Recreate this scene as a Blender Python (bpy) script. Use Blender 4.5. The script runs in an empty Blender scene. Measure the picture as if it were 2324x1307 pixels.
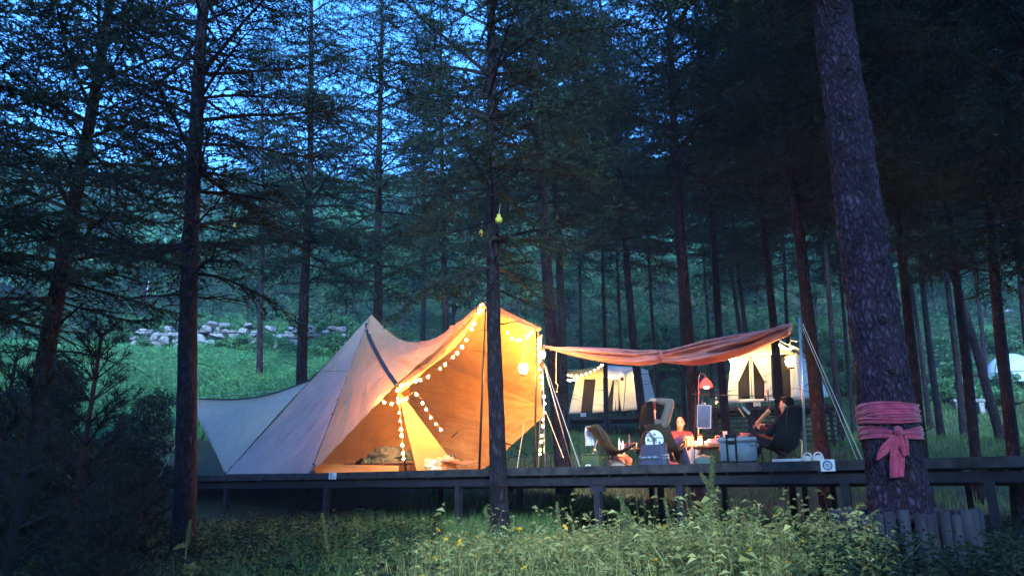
import bpy, bmesh, math, random
import numpy as np
from mathutils import Vector, Matrix, noise as mnoise
rng = np.random.default_rng(7)
random.seed(7)
SC = bpy.context.scene
COL = SC.collection

# ------------------------------------------------------------------ camera
F_PX, PW, PH = 1680.0, 2324.0, 1307.0
TH = math.atan(469.0 / F_PX)
CAM = Vector((0.0, 0.0, 1.4))
cam_d = bpy.data.cameras.new('camera')
cam_d.sensor_width = 36.0
cam_d.lens = F_PX / PW * 36.0
cam_d.clip_start = 0.05
cam_d.clip_end = 2000.0
cam = bpy.data.objects.new('camera', cam_d)
cam.location = CAM
cam.rotation_euler = (math.pi / 2 + TH, 0, 0)
COL.objects.link(cam)
SC.camera = cam

# ------------------------------------------------------------------ dusk sky
SUN_EL, SUN_AZ = math.radians(22), math.radians(180)      # soft after-glow of the open sky behind the camera
w = bpy.data.worlds.new('World')
SC.world = w
w.use_nodes = True
nt = w.node_tree
bg = nt.nodes['Background']
sky = nt.nodes.new('ShaderNodeTexSky')
sky.sky_type = 'NISHITA'
sky.sun_disc = False
sky.sun_elevation = math.radians(9)
sky.sun_rotation = SUN_AZ
sky.altitude = 900
sky.air_density = 1.6
sky.dust_density = 0.2
sky.ozone_density = 5.0
tint = nt.nodes.new('ShaderNodeMix')
tint.data_type = 'RGBA'
tint.blend_type = 'MULTIPLY'
tint.inputs['Factor'].default_value = 1.0
tint.inputs[7].default_value = (0.46, 0.82, 1.32, 1)
nt.links.new(sky.outputs['Color'], tint.inputs[6])
nt.links.new(tint.outputs[2], bg.inputs['Color'])
bg.inputs['Strength'].default_value = 0.15
sun_d = bpy.data.lights.new('sun', 'SUN')
sun_d.energy = 1.5
sun_d.angle = math.radians(14)
sun_d.color = (0.56, 0.82, 1.0)
sun = bpy.data.objects.new('sun', sun_d)
sun.rotation_euler = (math.pi / 2 - SUN_EL, 0, math.radians(180) - SUN_AZ)
COL.objects.link(sun)
vs = SC.view_settings
vs.view_transform = 'Standard'
vs.look = 'None'
vs.exposure = 2.75
vs.gamma = 1.0
vs.use_curve_mapping = False
SC.cycles.max_bounces = 8
SC.cycles.diffuse_bounces = 2
SC.cycles.transmission_bounces = 4
SC.cycles.transparent_max_bounces = 8
SC.cycles.volume_bounces = 0
SC.cycles.use_adaptive_sampling = True
SC.cycles.adaptive_threshold = 0.03
SC.cycles.debug_use_spatial_splits = True
SC.cycles.sample_clamp_indirect = 6.0
SC.cycles.caustics_reflective = False
SC.cycles.caustics_refractive = False

# ------------------------------------------------------------------ survey helpers: photo direction -> place at a known distance
CT, ST = math.cos(TH), math.sin(TH)
def ray(px, py):
    u = (px - PW / 2) / F_PX
    v = (PH / 2 - py) / F_PX
    return Vector((u, CT - v * ST, ST + v * CT))
def P(px, py, D):
    r = ray(px, py)
    return CAM + r * (D / r.y)
DECK_Z = 1.82
E0 = Vector((-8.61, 18.5, DECK_Z))
E1 = Vector((5.92, 8.2, DECK_Z))
DE = (E1 - E0).normalized()                  # along the front edge, to the right
DN = Vector((-DE.y, DE.x, 0.0))              # into the deck, away from the camera
DLEN = (E1 - E0).length
DDEPTH = 4.4
def Q(px, py, s):
    r = ray(px, py)
    t = (s - DN.dot(CAM - E0)) / DN.dot(r)
    return CAM + r * t
def K(px, s, z=0.0):
    """point on the deck (height z above boards) seen in column px, s metres behind the front edge"""
    r = ray(px, 1122)
    t = (s - DN.dot(CAM - E0)) / DN.dot(r)
    p = CAM + r * t
    return Vector((p.x, p.y, DECK_Z + z))

# ------------------------------------------------------------------ objects
def link(o):
    COL.objects.link(o)
    return o
def tag(o, label=None, cat=None, group=None, kind=None):
    if label: o['label'] = label
    if cat: o['category'] = cat
    if group: o['group'] = group
    if kind: o['kind'] = kind
    return o
def empty(name, loc, label=None, cat=None, group=None, rz=0.0):
    o = bpy.data.objects.new(name, None)
    o.location = loc
    o.rotation_euler = (0, 0, rz)
    o.empty_display_size = 0.1
    link(o)
    return tag(o, label, cat, group)
def origin(p):
    v = Vector((0, 0, 0))
    while p is not None:
        v += p.location
        p = p.parent
    return v
def mesh_np(name, verts, faces, mats=None, smooth=False, mat_idx=None):
    """faces: list of int arrays (m,k)"""
    me = bpy.data.meshes.new(name)
    verts = np.asarray(verts, np.float32)
    faces = [np.asarray(f, np.int32) for f in faces if len(f)]
    me.vertices.add(len(verts))
    me.vertices.foreach_set('co', verts.ravel())
    nl = sum(f.size for f in faces)
    npol = sum(len(f) for f in faces)
    me.loops.add(nl)
    me.loops.foreach_set('vertex_index', np.concatenate([f.ravel() for f in faces]))
    me.polygons.add(npol)
    tot = np.concatenate([np.full(len(f), f.shape[1], np.int32) for f in faces])
    st = np.concatenate([[0], np.cumsum(tot)[:-1]]).astype(np.int32)
    me.polygons.foreach_set('loop_start', st)
    me.polygons.foreach_set('loop_total', tot)
    if mat_idx is not None:
        me.polygons.foreach_set('material_index', np.asarray(mat_idx, np.int32))
    me.polygons.foreach_set('use_smooth', np.full(npol, smooth))
    for m in (mats or []):
        me.materials.append(m)
    me.update(calc_edges=True)
    return me
class MB:
    """collects shapes in world space, builds ONE mesh object"""
    def __init__(s):
        s.v, s.f = [], []
    def n(s): return len(s.v)
    def add(s, vs_, fs):
        b = len(s.v)
        s.v += [tuple(v) for v in vs_]
        s.f += [tuple(i + b for i in f) for f in fs]
        return s
    def box(s, c, size, rx=0, ry=0, rz=0, taper=1.0, M=None):
        hx, hy, hz = size[0] / 2, size[1] / 2, size[2] / 2
        R = M if M is not None else (Matrix.Rotation(rz, 3, 'Z') @ Matrix.Rotation(ry, 3, 'Y') @ Matrix.Rotation(rx, 3, 'X'))
        c = Vector(c)
        pts = []
        for z, k in ((-hz, 1.0), (hz, taper)):
            for x, y in ((-hx, -hy), (hx, -hy), (hx, hy), (-hx, hy)):
                pts.append(c + R @ Vector((x * k, y * k, z)))
        return s.add(pts, [(3, 2, 1, 0), (4, 5, 6, 7), (0, 1, 5, 4), (1, 2, 6, 5), (2, 3, 7, 6), (3, 0, 4, 7)])
    def rbox(s, c, size, r=0.02, rz=0, M=None, seg=3):
        """box with rounded vertical edges and soft top/bottom rims"""
        R = M if M is not None else Matrix.Rotation(rz, 3, 'Z')
        hx, hy, hz = size[0] / 2, size[1] / 2, size[2] / 2
        c = Vector(c)
        ring = []
        for (cx, cy, a0) in ((hx - r, hy - r, 0), (-hx + r, hy - r, 90), (-hx + r, -hy + r, 180), (hx - r, -hy + r, 270)):
            for k in range(seg + 1):
                a = math.radians(a0 + 90 * k / seg)
                ring.append((cx, cy, math.cos(a), math.sin(a)))
        lv = [(-hz, r * 0.35), (-hz + r * 0.65, r), (hz - r * 0.65, r), (hz, r * 0.35)]
        pts = []
        for z, rr in lv:
            for cx, cy, ca, sa in ring:
                pts.append(c + R @ Vector((cx + ca * rr, cy + sa * rr, z)))
        m = len(ring)
        fs = [tuple(reversed(range(m))), tuple(range(3 * m, 4 * m))]
        for l in range(3):
            for i in range(m):
                j = (i + 1) % m
                fs.append((l * m + i, l * m + j, (l + 1) * m + j, (l + 1) * m + i))
        return s.add(pts, fs)
    def tube(s, pts, r, sides=8, cap=True):
        pts = [Vector(p) for p in pts]
        rs = r if isinstance(r, (list, tuple, np.ndarray)) else [r] * len(pts)
        b = len(s.v)
        up = None
        for i, p in enumerate(pts):
            t = (pts[min(i + 1, len(pts) - 1)] - pts[max(i - 1, 0)])
            if t.length < 1e-9: t = Vector((0, 0, 1))
            t.normalize()
            if up is None:
                up = Vector((0, 0, 1)) if abs(t.z) < 0.9 else Vector((1, 0, 0))
            a = t.cross(up)
            if a.length < 1e-6: a = t.orthogonal()
            a.normalize()
            up = a.cross(t).normalized()
            for k in range(sides):
                an = 2 * math.pi * k / sides
                s.v.append(tuple(p + (a * math.cos(an) + up * math.sin(an)) * rs[i]))
        for i in range(len(pts) - 1):
            for k in range(sides):
                k2 = (k + 1) % sides
                s.f.append((b + i * sides + k, b + i * sides + k2, b + (i + 1) * sides + k2, b + (i + 1) * sides + k))
        if cap:
            s.f.append(tuple(b + k for k in reversed(range(sides))))
            e = b + (len(pts) - 1) * sides
            s.f.append(tuple(e + k for k in range(sides)))
        return s
    def lathe(s, c, prof, sides=16, M=None):
        """prof: list (r, z)"""
        c = Vector(c)
        R = M if M is not None else Matrix.Identity(3)
        b = len(s.v)
        for r, z in prof:
            for k in range(sides):
                an = 2 * math.pi * k / sides
                s.v.append(tuple(c + R @ Vector((r * math.cos(an), r * math.sin(an), z))))
        for i in range(len(prof) - 1):
            for k in range(sides):
                k2 = (k + 1) % sides
                s.f.append((b + i * sides + k, b + i * sides + k2, b + (i + 1) * sides + k2, b + (i + 1) * sides + k))
        s.f.append(tuple(b + k for k in reversed(range(sides))))
        e = b + (len(prof) - 1) * sides
        s.f.append(tuple(e + k for k in range(sides)))
        return s
    def ball(s, c, r, seg=12, rings=8, M=None):
        rr = r if isinstance(r, (tuple, list, Vector)) else (r, r, r)
        c = Vector(c)
        R = M if M is not None else Matrix.Identity(3)
        pts = [c + R @ Vector((0, 0, -rr[2]))]
        for i in range(1, rings):
            ph = -math.pi / 2 + math.pi * i / rings
            for k in range(seg):
                a = 2 * math.pi * k / seg
                pts.append(c + R @ Vector((rr[0] * math.cos(ph) * math.cos(a), rr[1] * math.cos(ph) * math.sin(a), rr[2] * math.sin(ph))))
        pts.append(c + R @ Vector((0, 0, rr[2])))
        fs = []
        for k in range(seg):
            k2 = (k + 1) % seg
            fs.append((0, 1 + k2, 1 + k))
            for i in range(rings - 2):
                fs.append((1 + i * seg + k, 1 + i * seg + k2, 1 + (i + 1) * seg + k2, 1 + (i + 1) * seg + k))
            fs.append((1 + (rings - 2) * seg + k, 1 + (rings - 2) * seg + k2, len(pts) - 1))
        return s.add(pts, fs)
    def grid(s, fn, nu, nv, close_u=False):
        b = len(s.v)
        for j in range(nv + 1):
            for i in range(nu + (0 if close_u else 1)):
                s.v.append(tuple(fn(i / nu, j / nv)))
        wd = nu if close_u else nu + 1
        for j in range(nv):
            for i in range(nu):
                i2 = (i + 1) % wd
                s.f.append((b + j * wd + i, b + j * wd + i2, b + (j + 1) * wd + i2, b + (j + 1) * wd + i))
        return s
    def build(s, name, mat, parent=None, smooth=True, thick=None, auto=None):
        o0 = origin(parent)
        me = bpy.data.meshes.new(name)
        me.from_pydata([(v[0] - o0.x, v[1] - o0.y, v[2] - o0.z) for v in s.v], [], s.f)
        me.polygons.foreach_set('use_smooth', np.full(len(me.polygons), smooth))
        if auto:
            me.set_sharp_from_angle(angle=math.radians(auto))
        for m in (mat if isinstance(mat, (list, tuple)) else [mat]):
            me.materials.append(m)
        me.update()
        o = bpy.data.objects.new(name, me)
        link(o)
        if parent is not None: o.parent = parent
        if thick:
            md = o.modifiers.new('solid', 'SOLIDIFY')
            md.thickness = thick
            md.offset = 0
        return o
def put(name, mb, mat, label, cat, group=None, smooth=True, auto=40, base=None):
    """one-mesh thing: origin at its base centre"""
    xs = np.array(mb.v)
    c = Vector(((xs[:, 0].min() + xs[:, 0].max()) / 2, (xs[:, 1].min() + xs[:, 1].max()) / 2, xs[:, 2].min())) if base is None else base
    mb.v = [(v[0] - c.x, v[1] - c.y, v[2] - c.z) for v in mb.v]
    o = mb.build(name, mat, None, smooth, None, auto)
    o.location = c
    return tag(o, label, cat, group)
def copy_tree(o, parent=None):
    c = o.copy()
    link(c)
    c.parent = parent
    for ch in o.children:
        copy_tree(ch, c)
    return c
def part(name, mesh, parent, loc=(0, 0, 0), rot=(0, 0, 0), scale=(1, 1, 1)):
    o = bpy.data.objects.new(name, mesh)
    link(o)
    o.parent = parent
    o.location = loc
    o.rotation_euler = rot
    o.scale = scale
    return o
def catmull(pts, n):
    pts = [Vector(p) for p in pts]
    q = [pts[0] * 2 - pts[1]] + pts + [pts[-1] * 2 - pts[-2]]
    out = []
    m = len(pts) - 1
    for k in range(n + 1):
        x = k / n * m
        i = min(int(x), m - 1)
        t = x - i
        a, b, c, d = q[i], q[i + 1], q[i + 2], q[i + 3]
        out.append(0.5 * ((2 * b) + (c - a) * t + (2 * a - 5 * b + 4 * c - d) * t * t + (3 * b - a - 3 * c + d) * t ** 3))
    return out
def fbm(p, o=4):
    return mnoise.fractal(Vector(p), 0.6, 2.1, o)

# ------------------------------------------------------------------ materials
MATS = {}
def mat(name, col, rough=0.7, col2=None, scale=8.0, bump=0.0, bscale=None, metal=0.0, stretch=None, detail=6.0, ramp=(0.35, 0.65),
        transl=0.0, spec=0.3, coords='Object', rand=0.0, emit=None, estr=0.0, voro=False, sheen=0.0):
    if name in MATS: return MATS[name]
    m = bpy.data.materials.new(name)
    m.use_nodes = True
    t = m.node_tree
    b = t.nodes['Principled BSDF']
    out = t.nodes['Material Output']
    b.inputs['Roughness'].default_value = rough
    b.inputs['Metallic'].default_value = metal
    b.inputs['Specular IOR Level'].default_value = spec
    b.inputs['Base Color'].default_value = (*col, 1)
    if sheen: b.inputs['Sheen Weight'].default_value = sheen
    csock = None
    if col2 is not None or bump:
        tc = t.nodes.new('ShaderNodeTexCoord')
        mp = t.nodes.new('ShaderNodeMapping')
        if stretch: mp.inputs['Scale'].default_value = stretch
        t.links.new(tc.outputs[coords], mp.inputs['Vector'])
    if col2 is not None:
        if voro:
            nz = t.nodes.new('ShaderNodeTexVoronoi')
            nz.inputs['Scale'].default_value = scale
            fo = nz.outputs['Distance']
        else:
            nz = t.nodes.new('ShaderNodeTexNoise')
            nz.inputs['Scale'].default_value = scale
            nz.inputs['Detail'].default_value = detail
            fo = nz.outputs['Fac']
        t.links.new(mp.outputs['Vector'], nz.inputs['Vector'])
        rp = t.nodes.new('ShaderNodeValToRGB')
        rp.color_ramp.elements[0].position = ramp[0]
        rp.color_ramp.elements[1].position = ramp[1]
        rp.color_ramp.elements[0].color = (*col, 1)
        rp.color_ramp.elements[1].color = (*col2, 1)
        t.links.new(fo, rp.inputs['Fac'])
        csock = rp.outputs['Color']
    if rand:
        oi = t.nodes.new('ShaderNodeObjectInfo')
        mr = t.nodes.new('ShaderNodeMapRange')
        mr.inputs['To Min'].default_value = 1 - rand
        mr.inputs['To Max'].default_value = 1 + rand
        t.links.new(oi.outputs['Random'], mr.inputs['Value'])
        hs = t.nodes.new('ShaderNodeHueSaturation')
        t.links.new(mr.outputs['Result'], hs.inputs['Value'])
        if csock: t.links.new(csock, hs.inputs['Color'])
        else: hs.inputs['Color'].default_value = (*col, 1)
        csock = hs.outputs['Color']
    if csock: t.links.new(csock, b.inputs['Base Color'])
    if bump:
        n2 = t.nodes.new('ShaderNodeTexNoise')
        n2.inputs['Scale'].default_value = bscale or scale * 3
        n2.inputs['Detail'].default_value = 8
        t.links.new(mp.outputs['Vector'], n2.inputs['Vector'])
        bp = t.nodes.new('ShaderNodeBump')
        bp.inputs['Strength'].default_value = bump
        bp.inputs['Distance'].default_value = 0.03
        t.links.new(n2.outputs['Fac'], bp.inputs['Height'])
        t.links.new(bp.outputs['Normal'], b.inputs['Normal'])
    if emit:
        b.inputs['Emission Color'].default_value = (*emit, 1)
        b.inputs['Emission Strength'].default_value = estr
    if transl:
        tr = t.nodes.new('ShaderNodeBsdfTranslucent')
        if csock: t.links.new(csock, tr.inputs['Color'])
        else: tr.inputs['Color'].default_value = (*col, 1)
        mx = t.nodes.new('ShaderNodeMixShader')
        mx.inputs['Fac'].default_value = transl
        t.links.new(b.outputs['BSDF'], mx.inputs[1])
        t.links.new(tr.outputs['BSDF'], mx.inputs[2])
        t.links.new(mx.outputs['Shader'], out.inputs['Surface'])
    MATS[name] = m
    return m

def bark_mat(name, dark, light, scale, zs, bump=1.0):
    m = bpy.data.materials.new(name); m.use_nodes = True; t = m.node_tree; b = t.nodes['Principled BSDF']
    b.inputs['Roughness'].default_value = .9; b.inputs['Specular IOR Level'].default_value = .2
    N = t.nodes.new; L = t.links.new
    tc = N('ShaderNodeTexCoord'); mp = N('ShaderNodeMapping'); mp.inputs['Scale'].default_value = (1, 1, zs)
    L(tc.outputs['Object'], mp.inputs['Vector'])
    nz = N('ShaderNodeTexNoise'); nz.inputs['Scale'].default_value = scale * .45; nz.inputs['Detail'].default_value = 4
    L(mp.outputs['Vector'], nz.inputs['Vector'])
    wv = N('ShaderNodeVectorMath'); wv.operation = 'MULTIPLY_ADD'; wv.inputs[1].default_value = (2.6 / scale,) * 3
    L(nz.outputs['Color'], wv.inputs[0]); L(mp.outputs['Vector'], wv.inputs[2])
    vo = N('ShaderNodeTexVoronoi'); vo.feature = 'DISTANCE_TO_EDGE'; vo.inputs['Scale'].default_value = scale
    L(wv.outputs['Vector'], vo.inputs['Vector'])
    v2 = N('ShaderNodeTexVoronoi'); v2.inputs['Scale'].default_value = scale; L(wv.outputs['Vector'], v2.inputs['Vector'])
    n2 = N('ShaderNodeTexNoise'); n2.inputs['Scale'].default_value = scale * 2.6; n2.inputs['Detail'].default_value = 8; L(mp.outputs['Vector'], n2.inputs['Vector'])
    rp = N('ShaderNodeValToRGB'); rp.color_ramp.elements[0].position = .02; rp.color_ramp.elements[1].position = .22
    rp.color_ramp.elements[0].color = (*[c * .45 for c in dark], 1); rp.color_ramp.elements[1].color = (*dark, 1)
    e = rp.color_ramp.elements.new(.5); e.color = (*light, 1)
    ad = N('ShaderNodeMath'); ad.operation = 'MULTIPLY_ADD'; ad.inputs[1].default_value = .55; L(n2.outputs['Fac'], ad.inputs[0])
    sb = N('ShaderNodeMath'); sb.operation = 'SUBTRACT'; L(vo.outputs['Distance'], sb.inputs[0]); sb.inputs[1].default_value = .2
    L(sb.outputs[0], ad.inputs[2]); L(ad.outputs[0], rp.inputs['Fac'])
    hv = N('ShaderNodeHueSaturation'); sx = N('ShaderNodeSeparateColor'); L(v2.outputs['Color'], sx.inputs[0])
    mr = N('ShaderNodeMapRange'); n3 = N('ShaderNodeTexNoise'); n3.inputs['Scale'].default_value = scale * .11; n3.inputs['Detail'].default_value = 3; L(tc.outputs['Object'], n3.inputs['Vector'])
    mxv = N('ShaderNodeMix'); mxv.inputs[0].default_value = .75; L(sx.outputs[0], mxv.inputs[2]); L(n3.outputs['Fac'], mxv.inputs[3])
    mr.inputs['From Min'].default_value = .3; mr.inputs['From Max'].default_value = .68; mr.inputs['To Min'].default_value = .45; mr.inputs['To Max'].default_value = 1.6; L(mxv.outputs[0], mr.inputs['Value'])
    L(mr.outputs['Result'], hv.inputs['Value']); L(rp.outputs['Color'], hv.inputs['Color']); L(hv.outputs['Color'], b.inputs['Base Color'])
    bp = N('ShaderNodeBump'); bp.inputs['Strength'].default_value = bump; bp.inputs['Distance'].default_value = .04
    L(ad.outputs[0], bp.inputs['Height']); L(bp.outputs['Normal'], b.inputs['Normal'])
    MATS[name] = m
    return m
# ------------------------------------------------------------------ terrain
TD = np.array([-30, 0, 4, 6, 8, 11, 14, 17, 20, 25, 28, 35, 42, 50, 56, 66, 80, 110, 150, 175, 230, 400.])
TZ = np.array([-1.6, -1.4, -1.05, -0.86, -.74, -.62, -.45, -.2, .2, 1.15, 1.8, 2.5, 4.6, 8.4, 11.4, 15.5, 22.5, 40, 64, 68, 50, 30.])
LZ = np.array([-1.8, -1.6, -1.3, -1.15, -1.05, -.95, -.85, -.55, .3, 2.0, 3.2, 5.6, 7.6, 9.9, 12.0, 16, 23, 40.5, 64, 68, 50, 30.])
_dd = np.linspace(-30, 400, 1721)
def _sm(z):
    a = np.interp(_dd, TD, z)
    k = np.hanning(15); k /= k.sum()
    return np.convolve(np.pad(a, 7, mode='edge'), k, 'valid')
_tz, _lz = _sm(TZ), _sm(LZ)
def ground_np(x, y):
    x = np.asarray(x, float); y = np.asarray(y, float)
    c = np.interp(y, _dd, _tz); l = np.interp(y, _dd, _lz)
    wl = 1 / (1 + np.exp((x + 2.0 + 0.12 * np.maximum(y - 14, 0)) / (0.9 + 0.03 * np.maximum(y, 0))))
    z = c * (1 - wl) + l * wl
    z = z + 0.05 * np.sin(x * 0.9 + 1.3 * np.sin(y * 0.4)) * np.clip(y / 10, 0.3, 3) + 0.04 * np.sin(y * 1.3 + x * 0.5)
    z = z + np.clip((y - 60) / 60, 0, 1) * (2.5 * np.sin(x * 0.06 + 0.8) + 1.5 * np.sin(x * 0.13 + y * 0.05))
    return z + 1.4
def gz(x, y): return float(ground_np(x, y))
def ground_mesh():
    ys = np.concatenate([np.linspace(-30, 0, 12), np.linspace(0.5, 40, 120), np.linspace(41, 90, 60), np.linspace(93, 250, 40)])
    tx = np.sinh(np.linspace(-1, 1, 150) * 4.2); tx = tx / tx.max()
    V = []
    for y in ys:
        V.append(np.stack([tx * 320, np.full(150, y), ground_np(tx * 320, np.full(150, y))], 1))
    V = np.concatenate(V)
    ny = len(ys)
    i = np.arange(ny - 1)[:, None] * 150 + np.arange(149)[None]
    F = np.stack([i, i + 1, i + 151, i + 150], -1).reshape(-1, 4)
    return V, F
M_soil = mat('soil', (0.035, 0.028, 0.018), 0.95, (0.03, 0.05, 0.018), 1.6, 0.6, 9.0, coords='Object', ramp=(0.4, 0.6))
V, Fq = ground_mesh()
o = link(bpy.data.objects.new('ground', mesh_np('ground', V, [Fq], [M_soil], True)))
tag(o, 'grassy forest floor rising to a wooded hill', kind='structure')

# ------------------------------------------------------------------ leaf / blade scatter (numpy)
def leaf_cards(pos, dirs, L, W, rnd, droop=0.25, fold=0.25):
    """pointed leaves: 4 tris each (two halves folded on the midrib). pos (n,3) base, dirs (n,3) unit"""
    n = len(pos)
    up = np.tile(np.array([0, 0, 1.0]), (n, 1)) + rnd.normal(0, .35, (n, 3))
    s = np.cross(dirs, up); s /= np.linalg.norm(s, axis=1, keepdims=True) + 1e-9
    nn = np.cross(s, dirs)
    L = L[:, None]; W = W[:, None]
    mid = pos + dirs * L * 0.45 - nn * 0
    tip = pos + dirs * L - np.array([0, 0, 1.0]) * L * droop
    a = mid + s * W * 0.5 + nn * W * fold
    b = mid - s * W * 0.5 + nn * W * fold
    V = np.stack([pos, a, tip, b], 1).reshape(-1, 3)
    k = np.arange(n)[:, None] * 4
    T = np.concatenate([k + np.array([[0, 1, 2]]), k + np.array([[0, 2, 3]])])
    return V, T
def blades(x, y, h, w, rnd, lean=0.35):
    """bent grass blades: 3 tris each"""
    n = len(x)
    z = ground_np(x, y)
    a = rnd.uniform(0, 2 * np.pi, n)
    d = np.stack([np.cos(a), np.sin(a), np.zeros(n)], 1)
    sd = np.stack([-np.sin(a), np.cos(a), np.zeros(n)], 1)
    sd = sd * np.cos(.6) + d * np.sin(.6) * rnd.choice([-1, 1], n)[:, None]
    p = np.stack([x, y, z - 0.02], 1)
    ln = rnd.uniform(0.1, 1.0, n)[:, None] * lean
    hh = h[:, None]
    m = p + np.array([0, 0, 1.0]) * hh * 0.6 + d * hh * ln * 0.35
    t = p + np.array([0, 0, 1.0]) * hh * (1 - 0.35 * ln) + d * hh * ln * 1.1
    ww = w[:, None] / 2
    V = np.stack([p - sd * ww, p + sd * ww, m + sd * ww * .8, m - sd * ww * .8, t], 1).reshape(-1, 3)
    k = np.arange(n)[:, None] * 5
    T = np.concatenate([k + np.array([[0, 1, 2]]), k + np.array([[0, 2, 3]]), k + np.array([[3, 2, 4]])])
    return V, T
def stuff(name, V, T, m, label, cat, smooth=False):
    o = link(bpy.data.objects.new(name, mesh_np(name, V, [T], [m], smooth)))
    return tag(o, label, cat, kind='stuff')

# ------------------------------------------------------------------ conifers
def frames(t):
    up = np.array([0, 0, 1.0])
    s = np.cross(t, up); s /= np.linalg.norm(s, axis=-1, keepdims=True) + 1e-9
    return s, np.cross(s, t)
def conifer_crown(seed, H=15.0, h0=3.4, L0=2.5, needles=1.0, whorl=0.40, per=5, asym=0.0):
    r = np.random.default_rng(seed)
    Vw, Fw, Vn = [], [], []
    nb = 0
    h = h0
    az = 0.0
    while h < H - 0.3:
        t = (h - h0) / (H - h0)
        for k in range(per if r.random() > .2 else per - 1):
            az += 2 * math.pi / per + r.normal(0, .35)
            prof = (0.55 + 0.45 * min(1, t / .18)) * (1 - t) ** 0.72 + 0.1
            L = L0 * prof * r.uniform(.55, 1.12) * (1 + asym * math.cos(az))
            dead = r.random() < max(0.08, 0.75 - t * 5.5)
            if dead: L *= r.uniform(.45, .85)
            a0 = math.radians(r.uniform(-12, 24) + 18 * t)
            c = -r.uniform(.12, .5)
            cub = r.uniform(0.02, .32)
            bend = r.normal(0, .18)
            q = np.linspace(0, 1, 8)
            rr = L * q
            zz = L * (math.tan(a0) * q + c * q ** 2 + cub * q ** 3)
            yaw = az + bend * q
            px = np.cumsum(np.concatenate([[0], np.diff(rr) * np.cos(yaw[1:])]))
            py = np.cumsum(np.concatenate([[0], np.diff(rr) * np.sin(yaw[1:])]))
            B = np.stack([px, py, h + zz + r.normal(0, .015, 8) * q * 2], 1)
            rad = (0.008 + 0.013 * L) * (1 - q * .85)
            tg = np.gradient(B, axis=0); tg /= np.linalg.norm(tg, axis=1, keepdims=True)
            s, u = frames(tg)
            base = len(Vw)
            for i in range(8):
                for an in (0, 2.094, 4.189):
                    Vw.append(B[i] + (s[i] * math.cos(an) + u[i] * math.sin(an)) * rad[i])
            for i in range(7):
                for j in range(3):
                    j2 = (j + 1) % 3
                    Fw.append((base + i * 3 + j, base + i * 3 + j2, base + i * 3 + 3 + j2))
                    Fw.append((base + i * 3 + j, base + i * 3 + 3 + j2, base + i * 3 + 3 + j))
            # side twigs
            nt_ = int(L / (0.07 if not dead else 0.13)) + 2
            for m in range(nt_):
                qq = 0.14 + 0.86 * (m + r.random()) / nt_
                qq = min(qq, 0.999)
                f = qq * 7; i0 = int(f); ff = f - i0
                p0 = B[i0] * (1 - ff) + B[min(i0 + 1, 7)] * ff
                td = tg[i0]; sd = s[i0] * (1 if m % 2 else -1)
                tl = (0.22 + 0.5 * math.sin(math.pi * min(1, qq * .9 + .1)) ** .8) * r.uniform(.5, 1.15) * min(1.0, L / 1.4 + .25)
                d = td * r.uniform(.35, .9) + sd * r.uniform(.55, 1.0) + np.array([0, 0, r.normal(-.12, .22)])
                d /= np.linalg.norm(d)
                p1 = p0 + d * tl * .55
                d2 = d + np.array([0, 0, r.uniform(-.8, .12)]) + td * .15; d2 /= np.linalg.norm(d2)
                p2 = p1 + d2 * tl * .45
                e = np.cross(d, [0, 0, 1.0]); e /= np.linalg.norm(e) + 1e-9
                wq = 0.0045
                b0 = len(Vw)
                hh = np.array([0, 0, 1.0]) * wq
                Vw += [p0 - hh - e * wq, p0 + hh + e * wq, p1 - hh - e * wq, p1 + hh + e * wq, p2]
                Fw += [(b0, b0 + 1, b0 + 3), (b0, b0 + 3, b0 + 2), (b0 + 2, b0 + 3, b0 + 4)]
                # tertiary twiglets + needle sprays
                den = needles * (0.12 if dead else 1.0) * r.uniform(.5, 1.25)
                nn = int(tl / 0.0125 * den)
                if nn > 0:
                    u_ = r.random(nn)
                    pp = np.where((u_ < .55)[:, None], p0 + (p1 - p0) * (u_ / .55)[:, None], p1 + (p2 - p1) * ((u_ - .55) / .45)[:, None])
                    nd = d[None] * r.uniform(.1, .9, nn)[:, None] + r.normal(0, 1, (nn, 3)) * np.array([.75, .75, .6])
                    nd /= np.linalg.norm(nd, axis=1, keepdims=True)
                    ll = r.uniform(.05, .11, nn)[:, None]
                    ss = np.cross(nd, r.normal(0, 1, (nn, 3))); ss /= np.linalg.norm(ss, axis=1, keepdims=True)
                    ww = ll * 0.12
                    Vn.append(np.stack([pp - ss * ww, pp + ss * ww, pp + nd * ll], 1).reshape(-1, 3))
        h += whorl * r.uniform(.7, 1.3)
    Vw = np.array(Vw); Fw = np.array(Fw)
    Vn = np.concatenate(Vn)
    Fn = np.arange(len(Vn)).reshape(-1, 3) + len(Vw)
    return np.concatenate([Vw, Vn]), np.concatenate([Fw, Fn]), np.concatenate([np.zeros(len(Fw)), np.ones(len(Fn))])
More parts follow.
